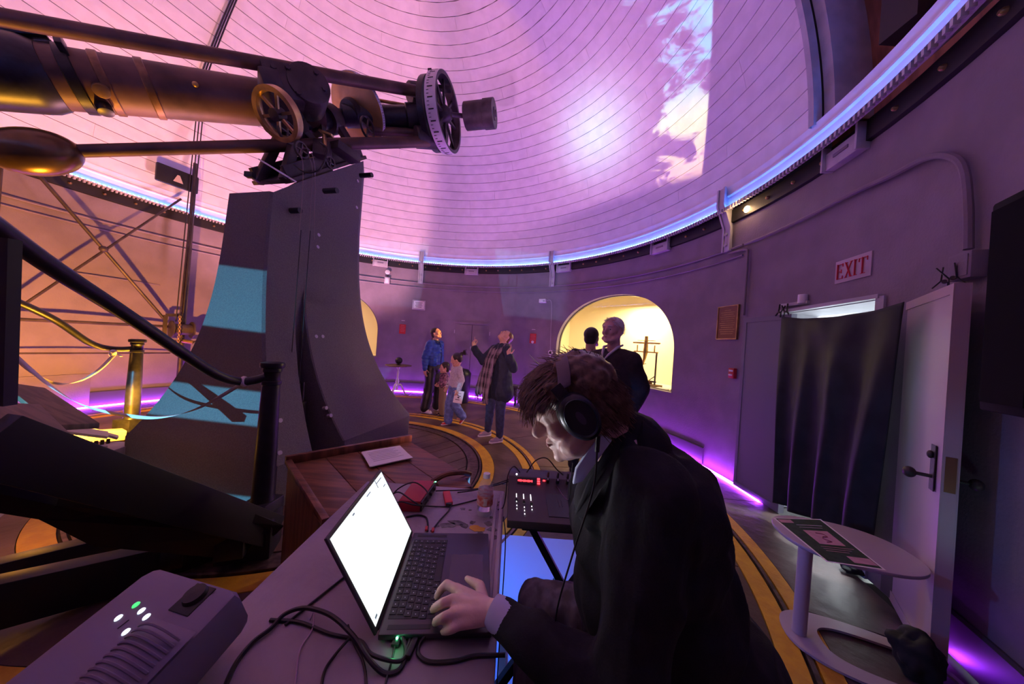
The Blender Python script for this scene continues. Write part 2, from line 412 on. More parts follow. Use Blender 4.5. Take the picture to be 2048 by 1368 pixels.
# wall ledge on top
wb.lathe([(RW, ZT), (5.0, ZT), (5.0, 3.6)], 120, cap=False)
wall = st(wb.obj('wall_round', m_wall, smooth=35, fix=False))
# skirting, dark, on both sides of the doorway
def skirt(a0, a1, name):
    b = B(); n = max(4, int(abs(a1 - a0) / 2)); pr = [(RW - .002, .02), (RW - .022, .02), (RW - .022, .225), (RW - .012, .24), (RW - .002, .24)]
    b.grid(lambda u, v: pol(pr[round(v * 4)][0], TH(a0 + (a1 - a0) * u), pr[round(v * 4)][1]), n, 4); st(b.obj(name, m_base, smooth=30, fix=False))
skirt(DOOR[1] + 12.5, 180, 'baseboard_back'); skirt(-180, DOOR[0] - 2, 'baseboard_front')
# niches: reveal, back room, shelf, pane
def niche(a0, a1, n_):
    root = st(bpy.data.objects.new('window_%d' % n_, None)); COL.objects.link(root)
    b = B(); K = 48; R1 = RW + .16
    ths = [(a0 + a1) / 2 - (a1 - a0) / 2 * math.cos(PI * k / K) for k in range(K + 1)]
    pts = [(t, archz(t, a0, a1)) for t in ths]
    loop = [(a0, SILL)] + pts + [(a1, SILL)]
    loop = loop + [(a1 + (a0 - a1) * k / 12, SILL) for k in range(1, 12)]
    n = len(loop)
    b.add([pol(R, TH(t), z) for R in (RW, R1) for t, z in loop], [(i, (i + 1) % n, n + (i + 1) % n, n + i) for i in range(n)])
    b.obj('reveal', m_wall, root, smooth=50)
    f = B(); f.add([pol(R, TH(t), z) for R, s in ((R1 - .05, 0), (R1 - .05, 1), (R1, 1), (R1, 0)) for t, z in [((a0 + a1) / 2 + (t - (a0 + a1) / 2) * (1 - .012 * s), (z - 1.6) * (1 - .015 * s) + 1.6) for t, z in loop]],
                   [(k * n + i, k * n + (i + 1) % n, ((k + 1) % 4) * n + (i + 1) % n, ((k + 1) % 4) * n + i) for k in range(4) for i in range(n)])
    f.obj('window_frame', m_base, root, smooth=30)
    # the cabinet behind: floor, back wall following the drum, ceiling, ends
    R2 = RW + 1.15; c0, c1 = a0 - 3, a1 + 3
    q = B(); q.grid(lambda u, v: pol(R2, TH(c0 + (c1 - c0) * u), SILL - .02 + v * 1.9), 16, 1)
    q.grid(lambda u, v: pol(R1 + (R2 - R1) * v, TH(c0 + (c1 - c0) * u), SILL - .02), 16, 1)
    q.grid(lambda u, v: pol(R1 + (R2 - R1) * v, TH(c0 + (c1 - c0) * u), SILL + 1.88), 16, 1)
    for c in (c0, c1): q.grid(lambda u, v: pol(R1 + (R2 - R1) * u, TH(c), SILL - .02 + v * 1.9), 1, 1)
    # back of the wall around the opening
    q.grid(lambda u, v: pol(R1 + .001, TH(a0 - 3 * (1 - u)), SILL + v * 1.88), 1, 1); q.grid(lambda u, v: pol(R1 + .001, TH(a1 + 3 * u), SILL + v * 1.88), 1, 1)
    for t0, t1 in zip(ths, ths[1:]):
        q.add([pol(R1 + .001, TH(t0), archz(t0, a0, a1)), pol(R1 + .001, TH(t1), archz(t1, a0, a1)), pol(R1 + .001, TH(t1), SILL + 1.88), pol(R1 + .001, TH(t0), SILL + 1.88)], [(0, 1, 2, 3)])
    q.obj('niche_lining', m_cream, root, smooth=0, fix=False)
    p = B()
    for t0, t1 in zip(ths, ths[1:]):
        p.add([pol(R1 - .02, TH(t0), SILL), pol(R1 - .02, TH(t1), SILL), pol(R1 - .02, TH(t1), archz(t1, a0, a1)), pol(R1 - .02, TH(t0), archz(t0, a0, a1))], [(0, 1, 2, 3)])
    p.obj('pane', m_glass, root, smooth=60, fix=False)
    s = B().grid(lambda u, v: pol(RW - .03 + .05 * v, TH(a0 - .3 + (a1 - a0 + .6) * u), SILL - .001 + (0 if v else 0)), 20, 1)
    return root
mg = bpy.data.materials.new('clear_glass'); mg.use_nodes = True; g = NT(mg.node_tree); g.n.clear()
tr = g.N('ShaderNodeBsdfTransparent'); gl = g.N('ShaderNodeBsdfGlossy'); gl.inputs['Roughness'].default_value = .02
mx = g.N('ShaderNodeMixShader'); mx.inputs[0].default_value = .025; g.l.new(tr.outputs[0], mx.inputs[1]); g.l.new(gl.outputs[0], mx.inputs[2])
ou = g.N('ShaderNodeOutputMaterial'); g.l.new(mx.outputs[0], ou.inputs[0]); m_glass = mg
niche(*N1, 1); niche(*N2, 2)
for (a0, a1) in (N1, N2):
    b = B(); sc_ = [(RW - .025, SILL - .035), (RW - .025, SILL), (RW + .1, SILL)]
    b.grid(lambda u, v: pol(sc_[round(v * 2)][0], TH(a0 - .4 + (a1 - a0 + .8) * u), sc_[round(v * 2)][1] + .002), 20, 2)
    b.obj('window_sill', m_wall, bpy.data.objects['window_%d' % (1 if a0 == N1[0] else 2)], smooth=30, fix=False)

# ------------------------------------------------------------------ dome
Z0, RD = 3.42, 4.56
YS0, YS1, ZS = -.60, -2.15, 3.66          # the slit in the dome: between these two planes on the +x side, above its sill
def sph(el, az, R=RD): return V((R * math.cos(el) * math.cos(az), R * math.cos(el) * math.sin(az), Z0 + R * math.sin(el)))
def clip(me, co, no):
    bm = bmesh.new(); bm.from_mesh(me)
    bmesh.ops.bisect_plane(bm, geom=bm.verts[:] + bm.edges[:] + bm.faces[:], plane_co=co, plane_no=no, clear_outer=True, clear_inner=False); bm.to_mesh(me); bm.free()
shell = B().grid(lambda u, v: sph(rad(2.5) + (PI / 2 - rad(2.5)) * v, 2 * PI * u, RD + .03), 120, 30).mesh('ceiling', m_shell, fix=False)
bm = bmesh.new(); bm.from_mesh(shell)
gone = [f for f in bm.faces if f.calc_center_median().x > 0 and YS1 < f.calc_center_median().y < YS0 + .04]
bmesh.ops.delete(bm, geom=gone, context='FACES'); bm.to_mesh(shell); bm.free()
CE = st(link('ceiling', shell))
def board_mesh(e0, e1, w, R, n=8):
    b = B(); vs = []; ga = .005 / RD
    for k in range(n + 1):
        a = w * k / n
        for e in (e0, e1): vs += [sph(e, a, R), sph(e, a, RD + .03)]
    fs = []
    for k in range(n):
        i = 4 * k; fs += [(i, i + 2, i + 6, i + 4), (i, i + 4, i + 5, i + 1), (i + 2, i + 3, i + 7, i + 6)]
    fs += [(0, 1, 3, 2), (4 * n, 4 * n + 2, 4 * n + 3, 4 * n + 1)]
    b.add(vs, fs); return b
NC = 36; e_lo = rad(2.6); de = (PI / 2 - rad(1) - e_lo) / NC
for c in range(NC):
    e0 = e_lo + de * c + .004 / RD; e1 = e_lo + de * (c + 1) - .004 / RD
    ns = max(3, int(round(9 * math.cos(e0)))); w = 2 * PI / ns; ph = random.uniform(0, w)
    me = None
    for k in range(ns):
        a = ph + k * w; R = RD
        xs = [sph((e0 + e1) / 2, a + w * t / 8) for t in range(9)]
        inside_ = [p.x > 0 and YS1 < p.y < YS0 for p in xs]
        gw = w - .002 / (RD * max(.15, math.cos(e0)))
        if not any(inside_):
            if me is None: me = board_mesh(e0, e1, gw, R, 10).mesh('board', m_dome, smooth=60)
            o = link('board', me, CE); o.rotation_euler = (0, 0, a)
        else:
            mm = board_mesh(e0, e1, gw, R, 16).mesh('board', m_dome, smooth=60); mm.transform(Matrix.Rotation(a, 4, 'Z'))
            for co, no in (((0, YS0, 0), (0, -1, 0)), ((0, YS1, 0), (0, 1, 0))):
                m2 = mm.copy(); clip(m2, co, no)
                if len(m2.polygons): link('board', m2, CE)
# shutter behind the slit
m_shut = mat('shutter_boards', (.24, .10, .07), .7, spread=.3, scale=3, stretch=(1, 4, 1))
sb = B().grid(lambda u, v: (lambda y, t: V((math.sqrt(max(0, 4.98**2 - y * y)) * math.cos(t), y, Z0 + math.sqrt(4.98**2 - y * y) * math.sin(t))))(YS0 + .25 + (YS1 - YS0 - .4) * u, rad(1) + rad(120) * v), 8, 40)
st(sb.obj('trim_1', m_shut, smooth=60, fix=False))
for yy, nm in ((YS0, 'trim_2'), (YS1, 'trim_3')):       # curved ribs framing the slit
    b = B(); rr = math.sqrt(RD**2 - yy * yy)
    for (ya, yb, ra, rb) in ((0, -.05, -.035, .04), (-.05, -.14, .06, .5)):
        sg = 1 if yy == YS0 else -1
        pr = [(yy + ya * sg, rr + ra), (yy + yb * sg, rr + ra), (yy + yb * sg, rr + rb), (yy + ya * sg, rr + rb)]
        b.grid(lambda u, v: (lambda q, t: V((q[1] * math.cos(t), q[0], Z0 + q[1] * math.sin(t))))(pr[round(v * 4) % 4], rad(2.4) + rad(110) * u), 60, 4)
    st(b.obj(nm, m_trimp, smooth=30, fix=False))
b = B()                                                # cross brace seen against the shutter
b.box((4.60, -1.20, 4.35), (.16, .22, .9)); st(b.obj('trim_4', m_dark))
B().bar((4.58, -1.08, 4.25), (4.50, -1.12, 4.62), .02, .05).obj('latch_bar', m_trimp, bpy.data.objects['trim_4'])
# curb ring under the boards, dark track, gear teeth
st(B().lathe([(RD - .06, Z0 - .064), (RD + .02, Z0 - .064), (RD + .02, Z0 + .09), (RD - .005, Z0 + .10), (RD - .005, Z0 + .12), (RD + .004, Z0 + .13), (RD - .01, Z0 + .21), (RD + .3, Z0 + .24)], 160, cap=False).obj('trim_5', m_dome, smooth=30, fix=False))
st(B().lathe([(RD + .30, Z0 - .30), (RD + .20, Z0 - .24), (RD + .08, Z0 - .22), (RD + .08, Z0 - .06), (RD + .4, Z0 - .06)], 120, cap=False).obj('trim_6', m_dark, smooth=30, fix=False))
T6 = bpy.data.objects['trim_6']
tb = B()
NTH = 640
for k in range(NTH):
    a = 2 * PI * k / NTH; tb.M = Matrix.Rotation(a, 4, 'Z'); tb.box((RD - .045, 0, Z0 - .085), (.03, .020, .045))
tb.M = Matrix.Identity(4)
stuff(tb.obj('gear_teeth', m_trimp, T6, smooth=0))
bb = B().lathe([(.018, 0), (.018, .02), (.010, .03), (0, .03)], 10).mesh('bolt', m_brass)
for k in range(90):
    a = 2 * PI * k / 90; p = pol(RD + .085, a, Z0 - .15); o = link('bolt', bb, T6); o.location = p; o.rotation_euler = (0, rad(-90), a)
# light strip on the dome ring: a carrier with beads
ls = thing('ceiling_light_strip', 'dotted blue light strip running round the foot of the dome', 'light strip', (0, 0, Z0 - .063))
B().lathe([(RD - .026, .0), (RD - .006, .0), (RD - .006, .010), (RD - .026, .010)], 160, closed=True).obj('strip_carrier', m_white, ls)
db = B()
for k in range(560):
    a = 2 * PI * k / 560; db.M = Matrix.Rotation(a, 4, 'Z'); db.box((RD - .020, 0, .016), (.012, .022, .012))
db.M = Matrix.Identity(4); stuff(db.obj('light_beads', m_led_b, ls, smooth=0))
# violet strip at the foot of the wall
def vstrip(a0, a1, label):
    o = B(); n = max(6, int(abs(a1 - a0)))
    pr = [(RW - .10, .004), (RW - .055, .004), (RW - .055, .018), (RW - .10, .018)]
    o.grid(lambda u, v: pol(pr[round(v * 4) % 4][0], TH(a0 + (a1 - a0) * u), pr[round(v * 4) % 4][1]), n, 4)
    t = o.obj('floor_light_strip', m_led_v, smooth=30, fix=False); tag(t, label, 'light strip'); return t
vstrip(-3.0, 104.5, 'violet light strip on the floor along the back wall under the lit niche')
vstrip(105, 178, 'violet light strip on the floor of the left wall behind the pier')
vstrip(-23.0, -22.3, 'short violet light strip on the floor right of the open door')
# ------------------------------------------------------------------ doorway
def wpt(th, z, r=RW): return pol(r, TH(th), z)
dr = st(bpy.data.objects.new('door_1', None)); COL.objects.link(dr)
b = B()
for t in DOOR:      # jambs and head of the doorway
    b.add([wpt(t, 0), wpt(t, 1.95), wpt(t, 1.95, RW + .35), wpt(t, 0, RW + .35)], [(0, 1, 2, 3)])
b.grid(lambda u, v: wpt(DOOR[0] + (DOOR[1] - DOOR[0]) * u, 1.95, RW + .35 * v), 6, 1)
b.obj('jamb', m_trimp, dr, smooth=0, fix=False)
b = B(); pa = wpt(DOOR[0] + -.1, 0, RW - .012); pb = wpt(DOOR[1] + .1, 0, RW - .012)
for p in (pa, pb): b.box(p + V((0, 0, .985)), (.03, .05, 1.97))
b.bar(pa + V((0, 0, 1.97)), pb + V((0, 0, 1.97)), .05, .03); b.obj('door_frame', m_trimp, dr, smooth=0)
# passage beyond
b = B()
b.box((5.95, -.85, 1.1), (.04, 2.0, 2.4)); b.box((5.5, .1, 1.1), (1.0, .04, 2.4)); b.box((5.5, -1.85, 1.1), (.95, .04, 2.4)); b.box((5.5, -.87, 2.32), (1.0, 1.95, .04)); b.box((5.5, -.87, -.02), (1.0, 1.95, .03))
st(b.obj('wall_passage', m_white, smooth=0))
def leaf(name, hinge, tip, h, side, label_mat, n):
    hinge, tip = V(hinge), V(tip); d = (tip - hinge); L = d.length; d.normalize(); nrm = V((-d.y, d.x, 0))
    root = bpy.data.objects.new(name, None); COL.objects.link(root); st(root)
    M = mat3(d, nrm, (0, 0, 1), hinge)
    def bx(nm, x0, x1, z0, z1, y0, y1, m, **kw):
        q = B(); q.M = M; q.box(((x0 + x1) / 2, (y0 + y1) / 2, (z0 + z1) / 2), (x1 - x0, y1 - y0, z1 - z0)); return q.obj(nm, m, root, **kw)
    bx('door_panel', 0, L, .012, h, -.022, .022, label_mat, smooth=0)
    for y0, y1 in ((-.027, -.0222), (.0222, .027)):
        for (x0, x1, z0, z1) in ((0, .035, .012, h), (L - .035, L, .012, h), (.035, L - .035, h - .05, h), (.035, L - .035, .012, .07)):
            bx('edge_strip', x0, x1, z0, z1, y0, y1, label_mat, smooth=0)
    return root, M, L, bx
m_leafg = mat('grey_blue_door_paint', (.14, .125, .17), .5); m_leafw = mat('magenta_lit_door_paint', (.40, .29, .34), .5)  # the magenta light on the pale leaf is put into its colour
r1, M1, L1, bx1 = leaf('door_2', (*(atw(1570, 900, 4.63).xy), 0), (*(atw(1481, 820, 4.60).xy), 0), 1.93, 1, m_leafg, 2)
for z in (.3, 1.0, 1.65):
    q = B(); q.cyl(V((4.595, -.305, z - .04)), V((4.595, -.305, z + .04)), .009); q.obj('hinge', m_trimp, r1)
r2, M2, L2, bx2 = leaf('door_3', (4.56, -1.32, 0), (4.07, -1.92, 0), 1.90, 1, m_leafw, 3)
for s in (-1, 1):       # lock plate, knob and keeper on each face
    yo = .027 * s
    bx2('lock_plate', L2 - .115, L2 - .065, .86, 1.09, min(yo, yo + .004 * s), max(yo, yo + .004 * s), m_iron)
    q = B(); q.M = M2
    q.cyl((L2 - .09, yo, .93), (L2 - .09, yo + .055 * s, .93), .009); q.ell((L2 - .09, yo + .075 * s, .93), (.028, .024, .028)); q.obj('door_knob', m_iron, r2)
    q = B(); q.M = M2; q.ell((L2 - .09, yo + .012 * s, 1.04), (.014, .012, .02)); q.obj('thumb_turn', m_iron, r2)
q = B(); q.M = M2; q.box((L2 + .001, 0, .97), (.003, .034, .17)); q.obj('mortise_plate', m_bronze, r2)
# curtain hung between the open leaves
m_curt = mat('black_sheeting', (.010, .014, .016), .62, spread=.3, scale=6, spec=.3)
A0, A1 = atw(1564, 632, 4.585), at(1812, 604, 1.80)
def curt(u, v):
    # u along, v down; narrows towards the bottom, sags between the clamps
    top = A0.lerp(A1, u) + V((0, 0, -.055 * math.sin(PI * u)**.8))
    bl, br = V((4.46, -.56, .16)), V((4.20, -1.50, .34))
    p = top.lerp(bl.lerp(br, u), v)
    amp = .012 + .035 * v
    w = math.sin(u * 21 + 2.2 * math.sin(v * 2.0)) * amp + math.sin(u * 43 + 4 * v) * .010 * v
    w += .05 * math.exp(-((u - .8 + .32 * (1 - v)) / .09)**2) * (1 - v) * .8
    w += .018 * math.sin(v * 26) * (1 - min(1, v * 4)) * math.sin(PI * u)
    return p + V((-1, -.15, 0)) * w
q = B(); q.grid(curt, 90, 60); o = q.obj('black_curtain', m_curt, smooth=80, fix=False)
sd = o.modifiers.new('thick', 'SOLIDIFY'); sd.thickness = .004
tag(o, 'black sheet hung between the two open door leaves by spring clamps', 'curtain')
def clamp(p, yaw, tilt, label):
    r = thing('spring_clamp', label, 'clamp', p, yaw, 'spring clamps on the door tops')
    for s in (-1, 1):
        q = B(); q.bar((0, .012 * s, 0), (.0, .030 * s, .075), .014, .006, up=(0, 1, 0)); o1 = q.obj('jaw_handle', m_black, r, bevel=.001); 
        q = B(); q.bar((0, .012 * s, 0), (0, .027 * s + .0, -.045), .014, .005, up=(0, 1, 0)); q.obj('jaw', m_black, r)
    q = B(); q.cyl((-.012, 0, 0), (.012, 0, 0), .010); q.obj('pivot', m_iron, r)
    r.rotation_euler = (tilt, 0, yaw); return r
clamp(A0 + V((0, .03, .04)), .1, .35, 'black spring clamp at the left corner of the black curtain')
clamp(A0 + V((0.008, -.03, .04)), .1, -.2, 'second black spring clamp beside the one at the curtain left corner')
clamp((4.285, -1.70, 1.965), .6, .3, 'left one of two black spring clamps on top of the pink-lit door leaf')
clamp((4.245, -1.76, 1.970), .6, -.35, 'right one of two black spring clamps on top of the pink-lit door leaf')
dc = thing('door_closer', 'small white door closer box above the curtain gap', 'door closer', (4.635, -.42, 2.03))
B().box((0, 0, 0), (.05, .30, .03)).obj('closer_arm', m_trimp, dc, bevel=.003); B().cyl((-.02, -.10, -.005), (-.02, -.10, .075), .036).obj('closer_body', m_white, dc)

# ------------------------------------------------------------------ fixtures on the wall
def wallM(th, z, r=RW):       # local frame on the wall: x along the wall to the right as seen, y out of the wall (to the room), z up
    t = TH(th); return mat3((math.sin(t), -math.cos(t), 0), (-math.cos(t), -math.sin(t), 0), (0, 0, 1), pol(r, t, z))
def wthing(name, label, cat, th, z, group=None, r=RW):
    o = bpy.data.objects.new(name, None); COL.objects.link(o); o.matrix_world = wallM(th, z, r); o['label'] = label; o['category'] = cat
    if group: o['group'] = group
    return o
# EXIT sign
ex = wthing('exit_sign', 'white wall sign with red letters EXIT above the curtained doorway', 'sign', -12.15, 2.235)
B().box((0, .006, 0), (.325, .010, .185)).obj('sign_plate', mat('sign_plate', (.42, .34, .40), .5), ex, bevel=.002)
def strokes(b, ch, x0, w, h, t, y):
    def seg(xa, za, xb, zb, tt=t):
        b.bar((x0 + xa * w, y, -h / 2 + za * h), (x0 + xb * w, y, -h / 2 + zb * h), .004, tt, up=(0, 1, 0))
    if ch == 'E': seg(.18, 0, .18, 1); seg(0, .97, .95, .97, t * .55); seg(0, .03, .95, .03, t * .55); seg(.18, .5, .7, .5, t * .5); seg(.93, .8, .93, 1, t * .45); seg(.93, 0, .93, .2, t * .45); seg(.7, .38, .7, .62, t * .4)
    if ch == 'X': seg(.12, 1, .88, 0, t); seg(.88, 1, .12, 0, t * .55); [seg(a, z, a + .36, z, t * .4) for a in (-.04, .68) for z in (.02, .98)]
    if ch == 'I': seg(.5, 0, .5, 1); seg(.15, .98, .85, .98, t * .45); seg(.15, .02, .85, .02, t * .45)
    if ch == 'T': seg(.5, 0, .5, 1); seg(.02, .97, .98, .97, t * .5); seg(.04, .76, .04, 1, t * .45); seg(.96, .76, .96, 1, t * .45); seg(.25, .02, .75, .02, t * .45)
for ch, x0, w in (('E', -.140, .060), ('X', -.062, .066), ('I', .012, .040), ('T', .060, .075)):
    q = B(); strokes(q, ch, x0, w, .125, .018, .013); q.obj('letter', mat('red_letter', (.55, .03, .05), .5), ex, smooth=0)
# bronze plaque
pq = wthing('bronze_plaque', 'bronze plaque in a gilt frame beside the left door leaf', 'plaque', 6.0, 1.91)
B().box((0, .012, 0), (.30, .02, .40)).obj('plate', m_bronze, pq)
for c, s in (((-.155, .016, 0), (.014, .03, .43)), ((.155, .016, 0), (.014, .03, .43)), ((0, .016, .208), (.324, .03, .014)), ((0, .016, -.208), (.324, .03, .014))):
    B().box(c, s).obj('frame_bar', m_brass, pq, bevel=.003)
for k in range(12):
    w = (.10 if k == 0 else .24 - .05 * ((k * 7) % 3) / 2); B().box((0, .0235, .155 - k * .027), (w, .003, .006)).obj('raised_line', m_brass, pq, smooth=0)
# fire alarm pull
fa = wthing('fire_alarm', 'red fire alarm pull box low beside the left door leaf', 'alarm', 4.3, 1.28)
B().box((0, .022, 0), (.085, .044, .125)).obj('case', m_red, fa, bevel=.006); B().box((0, .049, -.02), (.05, .012, .018)).obj('pull_handle', m_white, fa, bevel=.003); B().box((0, .0455, .03), (.06, .003, .022)).obj('label_strip', m_white, fa)
# red notices
def notice(th, z, w, h, label, extra=False):
    o = wthing('red_notice', label, 'notice', th, z, 'red notices on the back wall')
    B().box((0, .006, 0), (w, .012, h)).obj('board', m_redp, o)
    for k in range(5):
        q = B(); q.box((0, .0135, h * .36 - k * h * .155), (w * (.75 if k % 2 else .62), .002, h * .035)); q.obj('text_line', mat('pale_red_print', (.62, .25, .25), .6), o, smooth=0)
    B().box((0, .004, h / 2 + .10), (w * .55, .006, .012)).obj('label_strip', m_white, o)
    if extra: B().cyl((0, .012, -h * .36), (0, .015, -h * .36), .035).obj('white_badge', m_white, o)
notice(101.7, 1.61, .155, .245, 'red notice on the back wall left of the woman in the blue jacket')
notice(58.8, 1.60, .165, .235, 'red notice with a white badge right of the woman in the scarf', True)
fs = wthing('framed_sign', 'white printed sign in a grey frame high on the back wall', 'sign', 97.2, 2.27)
B().box((0, .008, 0), (.27, .016, .19)).obj('sheet', m_paper, fs)
for c, s in (((-.15, .012, 0), (.03, .024, .25)), ((.15, .012, 0), (.03, .024, .25)), ((0, .012, .11), (.27, .024, .03)), ((0, .012, -.11), (.27, .024, .03))):
    B().box(c, s).obj('frame_bar', m_trimp, fs, bevel=.003)
for k in range(4): B().box((0, .0175, .06 - k * .038), (.18 - .03 * (k % 2), .002, .010)).obj('text_line', m_dark, fs, smooth=0)
# strobe + lamp
sl = wthing('wall_lantern', 'small caged wall lamp with a white disc above it, left of the first bracket', 'lamp', 107.3, 2.86)
B().box((0, .03, -.04), (.13, .06, .17)).obj('cage', m_trimp, sl, bevel=.01); B().box((0, .065, -.04), (.08, .02, .12)).obj('lens', m_white, sl, bevel=.006)
B().cyl((0, .02, .05), (0, .03, .13), .012).obj('stem', m_iron, sl); q = B(); q.M = Matrix.Translation((0, .06, .17)) @ Matrix.Rotation(rad(-75), 4, 'X'); q.lathe([(0, .02), (.055, .012), (.062, -.01), (0, -.01)], 20); q.obj('white_disc', m_white, sl)
em_ = wthing('emergency_light', 'white emergency light box on the wall left of the lit niche', 'lamp', 56.2, 2.50)
B().box((0, .04, 0), (.17, .08, .09)).obj('case', m_white, em_, bevel=.008); q = B(); q.cyl((.05, .08, -.005), (.05, .10, -.005), .022); q.obj('lamp_head', m_trimp, em_)
for i, (th, z0, z1) in enumerate(((53.5, 2.50, 1.36),)):
    q = B(); q.tube(spline([wpt(56.2, 2.47, RW - .03), wpt(54.0, 2.52, RW - .02), wpt(53.3, 2.35, RW - .015), wpt(53.0, 1.8, RW - .015), wpt(52.7, 1.33, RW - .015)], 6), .006, 6)
    tag(q.obj('wall_cable', m_trimp), 'thin cable running down the wall from the emergency light to the outlet', 'cable')
ol = wthing('wall_outlet', 'round cable outlet on the wall just left of the lit niche', 'outlet', 52.6, 1.30)
B().cyl((0, 0, 0), (0, .03, 0), .055).obj('outlet_ring', m_white, ol); B().cyl((0, .028, 0), (0, .036, 0), .03).obj('socket', m_dark, ol)
q = B(); q.tube([(.0, .02, -.05), (.0, .02, -.40)], .008, 6); q.obj('drop_cable', m_white, ol)
# hatch doors in the back wall
ht = wthing('wall_hatch', 'painted double hatch in the back wall behind the woman in the scarf', 'hatch', 79.3, 1.20)
for s in (-1, 1):
    B().box((s * .24, .012, 0), (.465, .02, 1.28)).obj('hatch_leaf', m_wall, ht, bevel=.004)
    for z in (-.4, .45): B().box((s * .478, .026, z), (.02, .012, .09)).obj('hinge', m_trimp, ht)
B().box((0, .016, .69), (1.12, .03, .06)).obj('head_rail', m_wall, ht, bevel=.004)
B().box((0, .028, .05), (.03, .02, .07)).obj('latch', m_trimp, ht)
# conduits round the wall
def conduit(z, r, a0, a1, rr, label):
    q = B(); q.tube([wpt(a0 + (a1 - a0) * k / 80, z, r) for k in range(81)], rr, 6); tag(q.obj('wall_conduit', m_wall), label, 'conduit')
conduit(2.85, RW - .02, 4, 178, .016, 'upper of the two painted conduits running round the wall')
conduit(2.725, RW - .018, 4, 178, .012, 'lower of the two painted conduits running round the wall')
q = B(); q.tube(spline([wpt(t, 2.84 - max(0, (-t - 12)) * .009, RW - .03) for t in (3.5, 0, -4, -8, -12, -16, -19)] + [wpt(-20.8, 2.70, RW - .03), wpt(-21.9, 2.58, RW - .03), wpt(-22.4, 2.35, RW - .03), wpt(-22.6, 2.12, RW - .03)], 6), .019, 8)
tag(q.obj('wall_conduit', m_wall), 'conduit curving down the wall to a box beside the black loudspeaker', 'conduit')
q = B(); q.tube(spline([wpt(6.5, 2.80, RW - .03), wpt(4.4, 2.79, RW - .03), wpt(3.2, 2.77, RW - .03), wpt(2.9, 2.70, RW - .03), wpt(2.85, 2.3, RW - .03), wpt(2.85, 1.98, RW - .03)], 6), .014, 8)
tag(q.obj('wall_conduit', m_wall), 'conduit dropping from the right bracket to the top of the left door leaf', 'conduit')
jb = wthing('junction_box', 'grey junction box on the wall left of the loudspeaker', 'box', -22.6, 2.03); B().box((0, .03, 0), (.13, .06, .14)).obj('box_case', m_wall, jb, bevel=.005); B().box((0, .062, 0), (.10, .004, .11)).obj('cover', m_wall, jb)
# wall brackets holding the dome ring
def bracket(th, label):
    o = wthing('dome_bracket', label, 'bracket', th, 2.83, 'wall brackets under the dome ring')
    pr = [(0, 0), (.05, 0), (.05, .30), (.16, .58), (.16, .80), (.03, .80), (.03, .62), (0, .45)]
    q = B(); q.M = mat3((0, 1, 0), (0, 0, 1), (1, 0, 0), (0, 0, 0)); q.prism(pr, -.035, .035); q.obj('web', m_trimp, o, bevel=.004)
    for s in (-1, 1):
        q = B(); q.M = mat3((0, 1, 0), (0, 0, 1), (1, 0, 0), (0, 0, 0)); q.prism([(.0, 0), (.062, 0), (.062, .30), (.175, .58), (.175, .80), (.15, .80), (.15, .59), (.036, .31), (.02, .02)], s * .05 - .012, s * .05 + .012); q.obj('flange', m_trimp, o)
    for z in (.08, .22, .5):
        q = B(); y = .06 if z < .4 else .155; q.cyl((0, y - .01, z), (0, y + .012, z), .02, n=8); q.obj('bolt', m_trimp, o)
    return o
bracket(97.2, 'narrow grey bracket joining wall and dome above the framed sign')
bracket(53.6, 'grey bracket joining wall and dome left of the lit niche')
bracket(6.9, 'large grey bracket joining wall and dome right of the lit niche')
for th, lb in ((109.6, 'grey block on the wall top at the right edge of the pier'), (80.8, 'grey block on the wall top above the wall hatch'), (50.0, 'grey block on the wall top right of the middle bracket'), (22.0, 'grey block on the wall top over the right side of the lit niche'), (-10.9, 'grey block on the wall top above the exit sign')):
    o = wthing('wall_top_block', lb, 'block', th, ZT - .005, 'blocks along the wall top')
    B().box((0, .02, .04), (.34, .10, .15)).obj('block_body', m_trimp, o, bevel=.006); q = B(); q.box((0, .074, .05), (.14, .01, .025)); q.obj('slot_plate', m_wall, o)
    for s in (-1, 1): B().box((s * .165, .03, .065), (.02, .13, .21)).obj('end_plate', m_trimp, o, bevel=.003)
sp = wthing('spotlight', 'small lit spotlight on the wall top beside the large bracket', 'lamp', 3.6, 3.27)
q = B(); q.M = Matrix.Rotation(rad(-90), 4, 'X'); q.lathe([(.02, -.10), (.045, -.06), (.05, .03), (.044, .03), (.04, -.02), (0, -.02)], 20); q.obj('lamp_can', m_dark, sp)
q = B(); q.ell((0, .035, 0), (.038, .02, .038)); q.obj('bulb', mat('warm_bulb', (1, .8, .5), .4, emit=(1, .66, .30), estr=60), sp)
B().box((.10, -.03, -.01), (.10, .04, .05)).obj('mount', m_trimp, sp)
lamp('POINT', 'spot_glow', wallM(3.6, 3.27) @ V((0, .10, 0)), (0, 0, 0), (1, .6, .3), 2.0, shadow_soft_size=.03)

# things behind the niche pane
def NM(th, r, z): return wallM(th, z, RW + .16 + r)
fr = bpy.data.objects.new('pendulum_frame', None); COL.objects.link(fr); fr.matrix_world = wallM(28.6, SILL - .02, RW + .42)
tag(fr, 'tall brass and iron frame instrument standing in the lit niche', 'instrument')
B().box((0, 0, .02), (.62, .26, .04)).obj('base_board', m_wood2, fr, bevel=.004)
for s in (-1, 1):
    B().bar((s * .24, 0, .04), (s * .24, 0, .62), .022, .022).obj('post', m_iron, fr); B().bar((s * .24, 0, .20), (s * .10, 0, .09), .012, .012, up=(0, 1, 0)).obj('brace', m_iron, fr)
    B().bar((s * .19, 0, .62), (s * .19, 0, .76), .016, .016).obj('post', m_brass, fr)
B().bar((-.26, 0, .09), (.26, 0, .09), .03, .03).obj('lower_rail', m_iron, fr); B().bar((-.26, 0, .63), (.26, 0, .63), .03, .024).obj('middle_rail', m_brass, fr)
